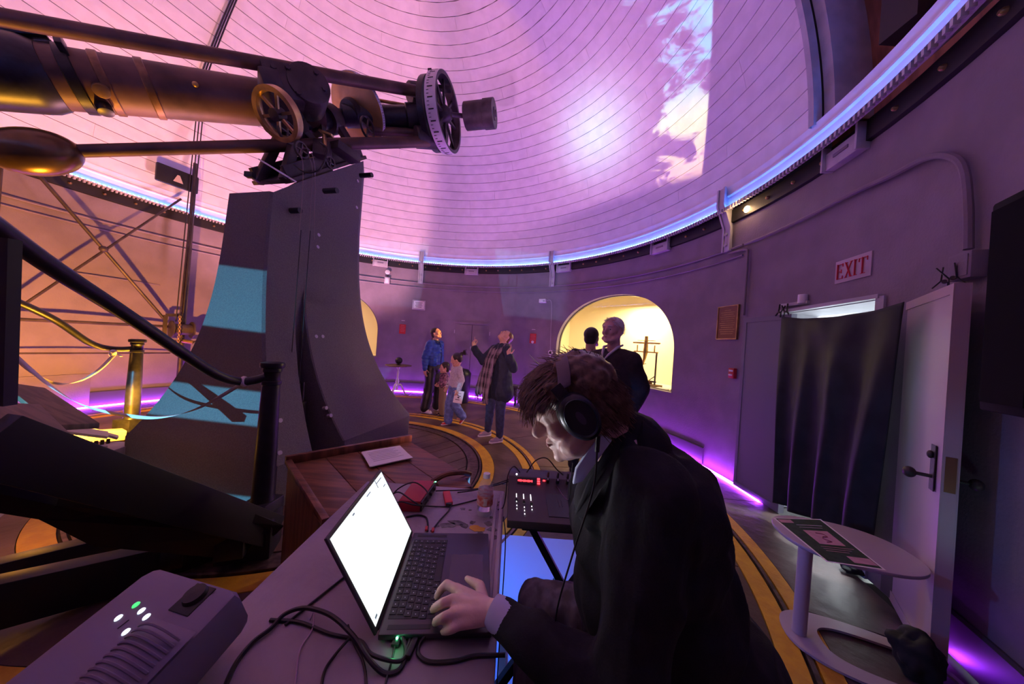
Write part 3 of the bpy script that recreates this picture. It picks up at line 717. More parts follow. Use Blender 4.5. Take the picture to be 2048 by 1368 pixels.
B().bar((-.29, 0, .80), (.29, 0, .80), .035, .03).obj('top_rail', m_brass, fr); B().bar((-.19, 0, .845), (.19, 0, .845), .02, .012).obj('top_bar', m_brass, fr)
B().tube([(0, 0, .93), (.0, 0, .62), (-.01, 0, .52), (-.04, 0, .40), (-.08, 0, .35)], [.03, .045, .03, .022, .01], 10).obj('pendulum', m_brass, fr)
B().bar((-.10, 0, .37), (.03, 0, .41), .010, .010).obj('pointer', m_iron, fr); B().cyl((.13, -.03, .06), (.13, .03, .06), .04).obj('pulley', m_bronze, fr)
mo = bpy.data.objects.new('brass_machine', None); COL.objects.link(mo); mo.matrix_world = wallM(19.2, SILL - .02, RW + .42)
tag(mo, 'small brass gear machine with a round drum at the right end of the lit niche', 'instrument')
B().box((0, 0, .012), (.34, .20, .024)).obj('base_plate', m_iron, mo, bevel=.003)
for x in (-.14, -.08, -.02):
    B().box((x, 0, .11), (.012, .13, .17)).obj('side_frame', m_brass, mo); q = B(); q.cyl((x + .012, .0, .10), (x + .02, 0, .10), .055, n=24); q.obj('gear', m_brass, mo)
for z in (.06, .12, .185): B().bar((-.16, .04, z), (.02, .04, z), .012, .012).obj('spindle', m_brass, mo)
B().cyl((.02, 0, .12), (.15, 0, .12), .085, n=28).obj('drum', m_white, mo); B().cyl((.15, 0, .12), (.165, 0, .12), .09, n=28).obj('drum_cap', m_iron, mo)
cdn = bpy.data.objects.new('display_card', None); COL.objects.link(cdn); cdn.matrix_world = wallM(22.9, SILL - .015, RW + .30); tag(cdn, 'cream label card lying in the niche between the two instruments', 'card')
q = B(); q.box((0, 0, .012), (.22, .13, .004), Matrix.Rotation(rad(-6), 4, 'X')); q.obj('card', m_paper, cdn); B().box((0, -.06, .004), (.2, .02, .008)).obj('prop', m_white, cdn)

# ------------------------------------------------------------------ left wall: rope winch, ropes, brace frame
wr = wthing('rope_winch', 'dark rope winch with a hand crank on a pole at the left wall', 'winch', 153.2, 0, r=4.35)
q = B(); q.tube([(.03, 0, .01), (.03, 0, 3.0), (.03, 0, 4.2)], [.035, .035, .03], 10); q.obj('pole', m_iron, wr)
B().box((.03, 0, .012), (.22, .22, .024)).obj('foot_plate', m_iron, wr, bevel=.003)
q = B(); q.cyl((-.13, .12, 1.27), (.10, .12, 1.27), .095, n=28); q.obj('drum', m_iron, wr)
for x in (-.15, .10): B().cyl((x, .12, 1.27), (x + .018, .12, 1.27), .145, n=32).obj('drum_flange', m_iron, wr)
q = B(); q.bar((-.20, .05, 1.05), (-.20, .05, 1.50), .02, .05); q.bar((-.20, .05, 1.50), (.03, .03, 1.52), .02, .05); q.bar((-.20, .05, 1.06), (.03, .03, 1.06), .02, .05); q.obj('winch_frame', m_iron, wr)
cb = B()
for k in range(15):
    q = 1.48 - k * .033; cb.M = Matrix.Translation((-.085, .265 - .004 * abs(k - 7), q)) @ Matrix.Rotation(PI / 2 * (k % 2), 4, 'Z'); cb.lathe([(.014 + .006 * math.cos(t), .022 * 0 + .006 * math.sin(t)) for t in [2 * PI * i / 6 for i in range(6)]], 10, M=Matrix.Rotation(PI / 2, 4, 'X') @ Matrix.Diagonal((1, 1.3, 1, 1)), closed=True)
cb.M = Matrix.Identity(4); cb.obj('chain', m_brass, wr)
q = B(); q.tube(spline([(.12, .12, 1.05), (.20, .14, 1.08), (.25, .15, 1.0), (.26, .15, .80), (.30, .15, .74)], 5), .014, 8); q.obj('crank_arm', m_iron, wr); B().cyl((.30, .15, .74), (.42, .15, .73), .014).obj('crank_handle', m_bronze, wr)
B().cyl((.03, .03, 1.07), (.14, .12, 1.05), .035).obj('gear_hub', m_brass, wr)
TOPR = at(383, 145, 6.9)
for k, x in enumerate((-.09, -.05, -.01)):
    q = B(); m = wr.matrix_world @ V((x, .10, 1.40)); e = wallM(153.2, 4.95, 4.20) @ V((x + .04, 0, 0)); q.tube([m, m.lerp(e, .5), e], .008, 6)
    o = tag(q.obj('winch_rope', m_dark), ['left', 'middle', 'right'][k] + ' one of three thin ropes rising from the rope winch', 'rope', 'ropes above the rope winch')
bd = B()
for i in range(3): bd.tube([sph(rad(21 + 2.6 * k), rad(154.0 + i * .45 - .12 * k), RD - .06) for k in range(20)], .011, 6)
tag(bd.obj('dome_cable', m_dark), 'dark triple cable climbing the dome boards at upper left', 'cable')
q = B(); q.tube([sph(rad(20 + 1.7 * k), rad(184.0 - .1 * k), RD - .2) for k in range(6)] , .02, 6)
bf = world_root('brace_frame', 'crossed thin iron rods braced against the left wall', 'frame', (-4.2, 1.2, 0))
def W4(x, y, R=4.38): return atw(x, y, R)
for a, b2, r in (((60, 330), (330, 640), .022), ((362, 398), (-40, 668), .016), ((-60, 634), (335, 653), .022), ((-60, 707), (340, 706), .012)):
    q = B(); q.tube([W4(*a), W4((a[0] + b2[0]) / 2, (a[1] + b2[1]) / 2, 4.25), W4(*b2)], r, 8); wpart(q, 'rod', m_iron, bf)
q = B(); q.ell(W4(207, 498, 4.24), .045); wpart(q, 'rod_clamp', m_iron, bf)
q = B(); p = W4(2, 320, 4.3); q.tube([p, V((p.x, p.y, 0))], .02, 8); wpart(q, 'upright', m_iron, bf)
# black box with a pale triangle on the dome foot
bx = wthing('dome_panel_box', 'black box with a pale triangle fixed to the foot of the dome at left', 'box', 155.2, 3.85, r=4.45)
B().box((0, .03, 0), (.52, .06, .30)).obj('box_case', m_black, bx, bevel=.02); q = B(); q.M = mat3((1, 0, 0), (0, 0, 1), (0, -1, 0), (0, .062, 0)); q.prism([(-.06, -.07), (.06, -.07), (.015, .05), (-.015, .05)], -.004, .002); q.obj('triangle_mark', mat('pale_mark', (.6, .5, .45), .5), bx)
# raised panels low on the left wall
for th, z0, z1, w, lb in ((168.5, .02, .52, .75, 'low plain cupboard panel at the foot of the left wall'), (163.0, 2.0, 2.02, 1.2, 'thin ledge strip across the left wall'),):
    o = wthing('wall_panel', lb, 'panel', th, z0); B().box((0, .02, (z1 - z0) / 2), (w, .045, z1 - z0)).obj('panel_face', m_wall, o, bevel=.004)

# pedestal table with a dark globe, by the back wall
pt = thing('pedestal_table', 'small white pedestal table with carved legs by the back wall', 'table', (-.78, 4.02, 0))
B().lathe([(0, .70), (.30, .70), (.31, .71), (.30, .725), (0, .725)], 32).obj('table_top', m_wood2, pt)
B().lathe([(.02, .12), (.035, .16), (.02, .22), (.045, .32), (.022, .42), (.03, .55), (.018, .60), (.05, .69), (.02, .70)], 16).obj('column', m_white, pt)
for k in range(3):
    q = B(); q.M = Matrix.Rotation(2 * PI * k / 3 + .4, 4, 'Z'); q.tube(spline([(.02, 0, .25), (.09, 0, .24), (.15, 0, .12), (.21, 0, .02), (.25, 0, .015)], 5), [.02] * 5 + [.018] * 16, 8); q.obj('leg', m_white, pt)
gl = thing('dark_globe', 'dark round globe standing on the pedestal table', 'globe', (-.78, 4.02, .725))
B().lathe([(.05, 0), (.055, .01), (.02, .02), (.02, .035)], 20).obj('globe_foot', m_black, gl); B().ell((0, 0, .105), .085, nu=28, nv=18).obj('globe_ball', m_blackm, gl)
# dark drum bin and low bench by the wall
bn = thing('black_bin', 'black upright bin with a round lid standing behind the girl', 'bin', (.80, 3.74, 0))
B().lathe([(.20, 0), (.21, .05), (.22, .62), (.20, .64)], 28).obj('bin_body', m_black, bn); B().lathe([(.225, .62), (.225, .68), (.16, .76), (0, .79)], 28).obj('lid', m_blackm, bn)
bc = thing('low_bench', 'low dark bench with slatted legs against the back wall behind the scarf woman', 'bench', (1.75, 4.02, 0), rad(-22))
B().box((0, 0, .44), (.95, .30, .05)).obj('bench_top', m_base, bc, bevel=.004)
for s in (-1, 1):
    B().box((s * .42, 0, .21), (.05, .26, .42)).obj('leg', m_base, bc, bevel=.004)
B().box((0, .12, .30), (.82, .03, .2)).obj('back_rail', m_base, bc)
# ------------------------------------------------------------------ granite pier
PU, PV, PZ_ = V((.2307, .9730, 0)), V((.9730, -.2307, 0)), V((0, 0, 1))
PC = V((-.56, .13, 0)); PB, PT = .35, 2.71
pier = thing('granite_pier', 'tall speckled stone telescope pier flaring to a wide foot', 'pier', PC)
def psec(z):
    t = max(0, min(1, 1 - (z - PB) / (PT - PB))); f = t**3.0; g_ = .10 * t
    a = .61 + (.42 - .10) * f + g_; b = .27 + (.70 - .08) * f + .06 * t
    return a, b
def pp(u, v, z): return PU * u + PV * v + V((0, 0, z))
b = B(); levels = [0, PB] + [PB + (PT - PB) * k / 30 for k in range(1, 31)]
rings = []
def ztop(u): return PT + (u + .61) * .85 if u > -.36 else PT + .0
for k, z in enumerate(levels + ['top']):
    zz = PT if z == 'top' else max(z, PB); a, bb_ = psec(zz); s0, s1 = -.60 * (a / 1.03) ** 1.3 - .0, -.24; br = min(bb_ - .002, .31) if bb_ > .33 else bb_ - .002
    aa_ = a - .09 * max(0, 1 - (zz - PB) / 2.36)**2; bn_ = bb_ - .16 * max(0, 1 - (zz - PB) / 2.36)**2
    poly = [(-aa_ + .02, -bn_), (-.36, -bn_), (a - .09, -bb_), (a, -bb_ + .05), (a, bb_ - .05), (a - .09, bb_), (s1 + .012, bb_), (s1, bb_ - .010 if bb_ > .33 else bb_ - .001), (s1, br), (s0, br), (s0, bb_ - .001), (s0 - .012, bb_), (-aa_ + .02, bb_), (-aa_, bb_ - .02), (-aa_, -bn_ + .02)]
    ring = []
    for (u, v) in poly:
        h = ztop(u) - (.20 if u > a - .02 else 0) if z == 'top' else (z if z != 0 else 0)
        ring.append(pp(u, v, h))
    rings.append(ring)
n = len(rings[0]); vs = [p for r in rings for p in r]
fs = [(k * n + i, k * n + (i + 1) % n, (k + 1) * n + (i + 1) % n, (k + 1) * n + i) for k in range(len(rings) - 1) for i in range(n)]
fs += [tuple(reversed(range(n))), tuple(range((len(rings) - 1) * n, len(rings) * n))]
b.add(vs, fs); b.obj('pier_shaft', m_stone, pier, smooth=28)
for (px, py, d) in ((672, 381, 3.25), (598, 421, 3.05), (742, 350, 3.75)):
    p = at(px, py, d) - PC; q = B(); q.cyl(p - PV * .15, p + PV * .015, .028, n=14); q.obj('iron_peg', m_black, pier)
for (px, py, d) in ((637, 470, 3.25), (635, 494, 3.25), (632, 673, 3.2), (645, 673, 3.25), (652, 816, 2.95), (661, 831, 2.95), (560, 841, 2.55), (559, 906, 2.5), (715, 362, 3.6), (713, 415, 3.6)):
    # pale plugs sit on the stone: march the ray to the face
    r = ray(px, py) / FPX; best = None
    for k in range(400):
        p = CAM + r * (1.6 + k * .008); w = p - PC; uu, vv = w.dot(PU), w.dot(PV); a, bb_ = psec(max(PB, min(PT, w.z)))
        if vv < bb_ and abs(uu) < a: best = p; break
    if best is None: continue
    w = best - PC; q = B(); nn = V((PV.x, PV.y, .25)).normalized(); q.cyl(w - nn * .03, w + nn * .008, .019, n=14); q.obj('lead_plug', mat('lead_plug', (.42, .36, .42), .5), pier)
# works inside the recess of the pier
cw = thing('clock_weights', 'dark clock drive weights hanging in the recess of the pier', 'mechanism', PC + pp(-.42, .50, 0))
q = B(); q.box((0, 0, .62), (.16, .16, .20)); q.obj('gear_case', m_iron, cw, bevel=.01)
for k in range(5): q = B(); q.cyl((-.10 + .045 * k, .0, .74), (-.10 + .045 * k, 0.0, .92 - .02 * (k % 2)), .014, n=10); q.obj('weight_rod', m_iron, cw)
for k in range(2): q = B(); q.cyl((-.04 + .09 * k, -.02, .28), (-.04 + .09 * k, -.02, .52), .045, n=18); q.obj('weight', m_black, cw)
for k in range(2): q = B(); q.tube([(-.04 + .09 * k, -.02, .5), (-.04 + .09 * k, -.02, 2.4)], .004, 6); q.obj('weight_cable', m_dark, cw)
B().box((0, 0, .14), (.2, .2, .28)).obj('plinth_block', m_base, cw, bevel=.006)

# ------------------------------------------------------------------ telescope
PO = PC + V((0, 0, 3.23)); AX = (PU * .762 + PZ_ * .648).normalized(); AN = (PZ_ * .762 - PU * .648).normalized()
def A(s, h, w=0.0): return PO + AX * s + AN * h + PV * w
tel = thing('refractor_telescope', 'long dark refractor telescope on its iron mount on top of the pier', 'telescope', PO)
def T(b, name, m=None, **kw): return wpart(b, name, m or m_tube, tel, **kw)
T1, T2 = at(100, 155, 2.4), at(800, 240, 4.1); TD = (T2 - T1).normalized()
def tl(t): return T1 + TD * t            # metres along the tube axis
# tube: lens end (sleeve) at the left, runs into the mount
T(B().tube([tl(-2.2), tl(-.35), tl(.0), tl(1.55), tl(1.9)], [.215, .212, .212, .205, .20], 40), 'main_tube')
T(B().tube([tl(-2.2), tl(-.10), tl(-.05), tl(.02)], [.25, .25, .246, .22], 40), 'lens_sleeve', m_blackm)
for t in (.27, .52): T(B().tube([tl(t), tl(t + .006), tl(t + .05), tl(t + .056)], [.214, .221, .221, .214], 40), 'tube_collar', mat('worn_bronze', (.20, .11, .05), .4, .4, spread=.3, scale=10))
def radial(t, ang, r):    # a point off the tube axis; ang 0 = towards the camera side, 90 = up
    z = V((0, 0, 1)); z = (z - TD * z.dot(TD)).normalized(); s = TD.cross(z); s = s if s.dot(CAM - tl(t)) > 0 else -s
    return tl(t) + (s * math.cos(rad(ang)) + z * math.sin(rad(ang))) * r
# strap clamp with knob and feet
q = B(); q.tube([tl(.10), tl(.105), tl(.165), tl(.17)], [.215, .229, .229, .215], 40); T(q, 'strap', m_blackm)
for a in (72, 100): q = B(); q.bar(radial(-.22, a, .235), radial(.10, a, .27), .07, .05, up=(0, 0, 1)); T(q, 'saddle_foot', m_blackm, bevel=.01)
q = B(); q.bar(radial(.16, 20, .245), radial(.16, 60, .265), .10, .04, up=TD); T(q, 'hinge_block', m_blackm, bevel=.008)
q = B(); q.cyl(radial(.26, -38, .205), radial(.26, -38, .27), .048, n=24); T(q, 'clamp_knob', m_brass, bevel=.004)
q = B(); q.cyl(radial(.22, -72, .205), radial(.22, -72, .275), .048, n=20); T(q, 'lower_knob', m_blackm, bevel=.004)
q = B(); q.ell(radial(.86, -5, .207), (.024, .024, .024)); T(q, 'tube_plug', m_brass)
# two long rods with weights
ra, rb = at(-60, 24, 1.85), at(868, 189, 4.25)
T(B().tube([ra, ra.lerp(rb, .5), rb], [.050, .060, .068], 18), 'upper_rod')
la, lb = at(128, 303, 2.35), at(868, 283, 4.25)
T(B().tube([la, la.lerp(lb, .5), lb], [.045, .062, .070], 18), 'lower_rod')
ld = (lb - la).normalized(); bc_ = la - ld * .14
q = B(); Mx = mat3(*basis(ld)[:2], ld); q.ell(bc_, (.158, .158, .235), Mx, 36, 24); T(q, 'egg_weight', mat('polished_bronze', (.16, .095, .04), .28, .6, spread=.2, scale=6))
q = B(); q.tube([bc_ - ld * .25, bc_ - ld * .9], .04, 12); T(q, 'rod_tip')
# far end: cross arms, graduated wheel, end weight
WC = at(889, 229, 4.25); WD = V((.95, -.17, .04)).normalized(); wx, wy, _ = basis(WD); WM = mat3(wx, wy, WD, WC)
def wp(x, y, z): return WM @ V((x, y, z))
q = B(); q.lathe([(.425, -.07), (.468, -.07), (.468, .07), (.425, .07)], 72, WM, closed=True); T(q, 'wheel_rim', m_iron)
q = B(); q.lathe([(.469, -.072), (.473, -.072), (.473, .072), (.469, .072)], 72, WM, closed=True); o = T(q, 'graduated_band', m_scale)
tk = B()
for k in range(72):
    a = 2 * PI * k / 72; tk.M = WM @ Matrix.Rotation(a, 4, 'Z'); tk.box((.4745, 0, -.03 if k % 3 else 0), (.003, .006 if k % 3 else .014, .03 if k % 3 else .07))
tk.M = Matrix.Identity(4); stuff(T(tk, 'scale_marks', m_black, smooth=0))
for k in range(8):
    a = 2 * PI * k / 8 + .2; q = B(); q.bar(wp(.06 * math.cos(a), .06 * math.sin(a), 0), wp(.43 * math.cos(a), .43 * math.sin(a), 0), .03, .03, up=WD); T(q, 'spoke', m_iron)
q = B(); q.lathe([(0, -.12), (.11, -.12), (.11, .03), (.06, .10), (0, .10)], 28, WM); T(q, 'wheel_hub', m_iron)
q = B(); q.lathe([(.38, -.20), (.445, -.20), (.445, -.12), (.38, -.12)], 60, WM, closed=True); T(q, 'back_ring', m_blackm)
for (x, y) in ((0, 1), (0, -1), (1, 0), (-1, 0)):
    q = B(); q.bar(wp(x * .1, y * .1, -.15), wp(x * .41, y * .41, -.15), .05, .06, up=WD); T(q, 'ring_arm', m_blackm)
q = B(); q.bar(at(862, 178, 4.2), at(860, 139, 4.2), .05, .05, up=(1, 0, 0)); T(q, 'upright_lug', m_iron)
q = B(); q.bar(at(856, 172, 4.2), at(902, 180, 4.25), .06, .05); T(q, 'top_arm', m_iron)
ew0 = at(932, 233, 4.4); ewd = WD
q = B(); q.cyl(wp(0, 0, .05), ew0 + ewd * .02, .03); T(q, 'end_shaft', m_iron)
q = B(); q.tube([ew0, ew0 + ewd * .27, ew0 + ewd * .275, ew0 + ewd * .42], [.175, .175, .185, .185], 40); T(q, 'end_weight', m_iron)
q = B(); q.tube([ew0 + ewd * .42, ew0 + ewd * .43, ew0 + ewd * .435, ew0 + ewd * .45], [.08, .08, .045, .04], 20); T(q, 'end_nut', m_iron)
for (px, py, nm) in ((818, 186, 'upper_weight'), (830, 274, 'lower_weight')):
    a0 = at(px, py, 4.12); a1 = at(px + 45, py + 4, 4.3); q = B(); q.tube([a0, a0.lerp(a1, .05), a1], [.12, .135, .135], 30); T(q, nm, m_iron)
q = B(); q.tube([at(690, 232, 3.9), at(812, 235, 4.1), at(814, 235, 4.1), at(866, 236, 4.2)], [.13, .135, .165, .165], 30); T(q, 'axis_sleeve', m_blackm)
q = B(); q.tube([at(735, 262, 3.95), at(850, 266, 4.2)], .055, 16); T(q, 'guide_tube', m_tube)
q = B(); q.tube([at(752, 200, 4.0), at(830, 214, 4.15), at(862, 216, 4.2)], .022, 10); T(q, 'thin_rod', m_brass)
q = B(); q.tube([at(742, 287, 4.0), at(832, 280, 4.2)], .03, 10); T(q, 'thin_rod', m_tube)
# mount: bed plate on the slope, cheeks, bearings, polar shaft, two wheels, head block
def sl(b_, s0, s1, h0, h1, w0, w1):
    vs = [A(s, h, w) for s in (s0, s1) for h in (h0, h1) for w in (w0, w1)]
    return b_.add(vs, [(0, 1, 3, 2), (4, 6, 7, 5), (0, 4, 5, 1), (2, 3, 7, 6), (0, 2, 6, 4), (1, 5, 7, 3)])
q = B(); sl(q, -.52, .80, .005, .045, -.25, .25); T(q, 'bed_plate', m_iron, bevel=.006)
for w in (-.20, .20): q = B(); sl(q, -.50, .78, .045, .16, w - .02, w + .02); T(q, 'bed_cheek', m_iron, bevel=.004)
for w in (-.17, .17):      # lower bearing stand: splayed legs
    q = B(); q.bar(A(-.52, .03, w), A(.02, .42, w * .6), .09, .07, up=PV); T(q, 'stand_leg', m_iron, bevel=.01)
    q = B(); q.bar(A(.28, .03, w), A(.06, .42, w * .6), .08, .07, up=PV); T(q, 'stand_leg', m_iron, bevel=.01)
    q = B(); q.bar(A(.74, .03, w), A(.66, .42, w * .6), .10, .07, up=PV); T(q, 'stand_leg', m_iron, bevel=.01)
for s, r in ((.05, .15), (.68, .15)):
    q = B(); q.lathe([(.06, -.08), (r, -.08), (r + .015, -.05), (r + .015, .05), (r, .08), (.06, .08)], 32, mat3(*basis(AX)[:2], AX, A(s, .46))); T(q, 'bearing', m_iron)
q = B(); q.tube([A(-.25, .46), A(-.2, .46), A(.3, .46), A(.31, .46), A(.6, .46), A(1.15, .46)], [.05, .075, .075, .10, .10, .10], 24); T(q, 'polar_shaft', m_blackm)
q = B(); q.lathe([(.10, -.03), (.155, -.03), (.155, .03), (.10, .03)], 30, mat3(*basis(AX)[:2], AX, A(.36, .46)), closed=True); T(q, 'shaft_collar', m_iron)
# spoked worm wheel (yellow lit)
C1 = at(556, 229, 2.80); G1 = mat3(*basis(AX)[:2], AX, C1); R1_ = .215
q = B(); q.lathe([(R1_ - .05, -.012), (R1_ - .04, -.035), (R1_, -.035), (R1_, .035), (R1_ - .04, .035), (R1_ - .05, .012)], 60, G1, closed=True); T(q, 'worm_wheel_rim', m_brass)
for k in range(6):
    a = 2 * PI * k / 6; q = B(); q.bar(G1 @ V((.03 * math.cos(a), .03 * math.sin(a), 0)), G1 @ V(((R1_ - .04) * math.cos(a), (R1_ - .04) * math.sin(a), 0)), .024, .02, up=AX); T(q, 'worm_wheel_spoke', m_brass)
q = B(); q.lathe([(0, -.05), (.05, -.05), (.05, .05), (0, .05)], 24, G1); T(q, 'worm_wheel_hub', m_iron)
# big hour disc
C2 = A(1.02, .50, .16); HD = (AX + PV * .20).normalized(); G2 = mat3(*basis(HD)[:2], HD, C2); R2_ = .40
q = B(); q.lathe([(0, -.02), (.12, -.03), (R2_ - .03, .02), (R2_, .02), (R2_, .055), (R2_ - .02, .055), (.1, .01), (0, .01)], 72, G2); T(q, 'hour_disc', mat('hour_disc_bronze', (.40, .24, .10), .4, .6, spread=.15, scale=5))
q = B(); q.lathe([(R2_ + .002, .018), (R2_ + .006, .018), (R2_ + .006, .058), (R2_ + .002, .058)], 72, G2, closed=True); T(q, 'hour_scale', m_scale)
tk = B()
for k in range(96):
    tk.M = G2 @ Matrix.Rotation(2 * PI * k / 96, 4, 'Z'); tk.box((R2_ + .0075, 0, .038), (.002, .004, .03 if k % 4 == 0 else .015))
tk.M = Matrix.Identity(4); stuff(T(tk, 'scale_marks', m_black, smooth=0))
q = B(); q.lathe([(.05, -.12), (.14, -.12), (.155, -.08), (.155, -.05), (.05, -.05)], 40, G2, closed=True); T(q, 'clutch_ring', m_blackm)
# head block with bolts
HB = at(582, 186, 3.08); hx = TD; hz = (V((0, 0, 1)) - hx * hx.z).normalized(); hy = hz.cross(hx); HM = mat3(hx, hy, hz, HB)
q = B(); q.M = HM; q.box((.02, 0, .02), (.46, .32, .33)); T(q, 'head_block', m_iron, bevel=.03)
q = B(); q.tube([HM @ V((.15, -.18, .02)), HM @ V((.15, .18, .02))], .185, 32); T(q, 'head_boss', m_iron, bevel=.01)
q = B(); q.M = HM; q.box((-.17, 0, .01), (.16, .40, .16)); T(q, 'head_flange', m_iron, bevel=.02)
for (x, z) in ((-.12, .10), (.0, .12), (.24, .12), (-.12, -.08), (.02, -.09), (.27, -.02)):
    s = -1 if hy.dot(CAM - HB) < 0 else 1
    q = B(); q.cyl(HM @ V((x, s * .16, z)), HM @ V((x, s * .20, z)), .022, n=6); T(q, 'bolt', m_iron)
q = B(); q.tube([HM @ V((-.2, 0, -.2)), A(.25, .62), A(.45, .55)], [.16, .15, .13], 24); T(q, 'axis_elbow', m_iron)
# clutter of the drive: brackets, handwheels, box, white plate, loops of cord
q = B(); q.bar(at(524, 322, 2.85), at(586, 360, 2.75), .07, .012, up=(0, 0, 1)); T(q, 'white_slat', m_white, bevel=.002)
q = B(); q.box(at(645, 300, 3.35), (.16, .12, .16), rotz(.3)); T(q, 'drive_box', m_iron, bevel=.01)
q = B(); q.box(at(690, 305, 3.5), (.30, .16, .09), rotz(1.2)); T(q, 'drive_plate', m_iron, bevel=.01)
for (px, py, d, r) in ((603, 300, 2.95, .075), (575, 265, 2.95, .10), (660, 325, 3.2, .06), (735, 255, 3.7, .12)):
    q = B(); c = at(px, py, d); q.lathe([(r - .014, -.012), (r, -.012), (r, .012), (r - .014, .012)], 32, mat3(*basis(PV)[:2], PV, c), closed=True); q.bar(c - PZ_ * r, c + PZ_ * r, .014, .014, up=PV); q.bar(c - PU * r, c + PU * r, .014, .014, up=PV); T(q, 'hand_wheel', m_iron)
for pts, r, mm in (([(598, 470), (604, 400), (606, 330), (600, 306), (608, 296), (622, 304), (630, 340), (629, 420), (628, 480)], .003, 'cord'), ([(617, 480), (622, 405), (625, 340), (618, 312)], .002, 'cord'), ([(640, 280), (650, 308), (655, 320), (663, 326)], .004, 'wire'), ([(588, 330), (612, 345), (640, 338), (655, 300), (640, 285)], .008, 'wire')):
    q = B(); q.tube(spline([at(x, y, 2.72 + .0007 * (480 - y)) for x, y in pts], 5), r, 6); T(q, mm, mat('pale_cord', (.20, .15, .14), .7) if mm == 'cord' else m_dark)
q = B(); q.bar(at(640, 262, 3.3), at(665, 272, 3.3), .05, .02); T(q, 'brass_bracket', m_brass); q = B(); q.cyl(at(648, 270, 3.3), at(650, 292, 3.3), .02); T(q, 'brass_screw', m_brass)
q = B(); q.box(at(500, 350, 2.95), (.08, .05, .05)); T(q, 'clamp_block', m_black, bevel=.004)

# ------------------------------------------------------------------ observing stair at the left
sr = world_root('observing_stair', 'massive dark iron observing stair on wheels in front of the pier', 'stair', (-.3, -1.6, 0))
def S(b_, name, m=None, **kw): return wpart(b_, name, m or m_dark, sr, **kw)
# lower beam and its truck
S(B().bar(at(470, 1088, 1.98), at(-60, 1218, 1.28), .10, .20), 'lower_beam', bevel=.006)
S(B().bar(at(440, 1030, 2.10), at(-60, 1155, 1.50), .09, .10), 'rear_beam', bevel=.006)
q = B(); q.bar(at(545, 1062, 1.98), at(-40, 880, .95), .07, .18); S(q, 'stringer', bevel=.004)
q = B(); q.add([at(345, 960, 1.65), at(560, 1060, 1.95), at(480, 1105, 1.9), at(-40, 1055, 1.0), at(-40, 850, .98), at(140, 895, 1.25)] , [(0, 1, 2, 3, 4, 5)])
sp_ = [at(345, 962, 1.65), at(560, 1060, 1.95), at(480, 1110, 1.9), at(200, 1080, 1.35), at(95, 1025, 1.2), at(-40, 1000, 1.0), at(-40, 850, .98), at(140, 895, 1.25), at(240, 930, 1.45)]
nrm = (sp_[1] - sp_[0]).cross(sp_[5] - sp_[0]).normalized() * .03; n = len(sp_)
q = B(); q.add([p + nrm for p in sp_] + [p - nrm for p in sp_], [tuple(range(n)), tuple(reversed(range(n, 2 * n)))] + [(i, (i + 1) % n, n + (i + 1) % n, n + i) for i in range(n)]); S(q, 'side_plate', smooth=0)
q = B(); q.box(at(500, 1072, 1.95), (.28, .20, .26), rotz(.35)); S(q, 'corner_box', bevel=.01)
q = B(); q.box(at(468, 1075, 1.80), (.14, .12, .20), rotz(.35)); S(q, 'wheel_box', m_blackm, bevel=.008)
q = B(); c = at(345, 1105, 1.72); q.cyl(c - V((.03, .03, 0)), c + V((.03, .03, 0)), .09, n=28); S(q, 'guide_wheel', m_blackm)
# treads
for (a, b_, c, d, w) in (((-60, 800, 1.25), (80, 808, 1.5), (165, 890, 1.35), (60, 895, 1.12), 0), ((0, 762, 1.9), (90, 775, 2.0), (200, 846, 1.95), (110, 850, 1.75), 1)):
    P4 = [at(*a), at(*b_), at(*c), at(*d)]; q = B(); dz = V((0, 0, -.035)); q.add(P4 + [p + dz for p in P4], [(0, 1, 2, 3), (7, 6, 5, 4)] + [(i, (i + 1) % 4, 4 + (i + 1) % 4, 4 + i) for i in range(4)]); S(q, 'tread', m_wood2, bevel=.004)
q = B(); q.bar(at(12, 810, .82), at(22, 478, .80), .024, .024, up=(1, 0, 0)); S(q, 'baluster', m_black)
# newel posts
def newel(px, py, ztop, label, base):
    p = atz(px, py, 0); r = thing('newel_post', label, 'post', (p.x, p.y, 0), 0, 'turned newel posts of the observing stair'); h = ztop
    B().lathe([(.068, .30), (.062, .32), (.060, .60), (.050, h - .16), (.048, h - .15), (.056, h - .145), (.056, h - .125), (.046, h - .12), (.046, h - .07), (.054, h - .06), (.052, h - .04), (.066, h - .035), (.070, h - .02), (.066, h - .004), (.05, h), (0, h)], 32).obj('post_shaft', m_blackm, r)
    q = B(); q.box((0, 0, .15), base + (.30,)); q.obj('post_foot', m_blackm, r, bevel=.006)
    return V((p.x, p.y, 0)), h
n2, h2 = newel(518, 1090, 1.21, 'nearer black turned post where the thick handrail ends', (.17, .17))
n1, h1 = newel(259, 890, 1.19, 'further turned post lit yellow, holding the thin handrail', (.19, .19))
def rail(pts, r, label, extra=None):
    q = B(); q.tube(spline(pts, 8), r, 12); o = tag(q.obj('handrail', m_blackm), label, 'handrail'); return o
rail([n2 + V((0, 0, h2 - .09)), at(490, 763, 1.93), at(440, 752, 1.78), at(380, 716, 1.6), at(250, 628, 1.28), at(110, 538, .98), at(-40, 432, .78)], .026, 'thick dark handrail sweeping down to the nearer black post')
rail([n1 + V((0, 0, h1 - .11)), at(225, 698, 3.3), at(180, 686, 3.15), at(110, 640, 2.9), at(20, 598, 2.6), at(-60, 570, 2.4)], .030, 'thin brass coloured handrail ending at the further yellow post')
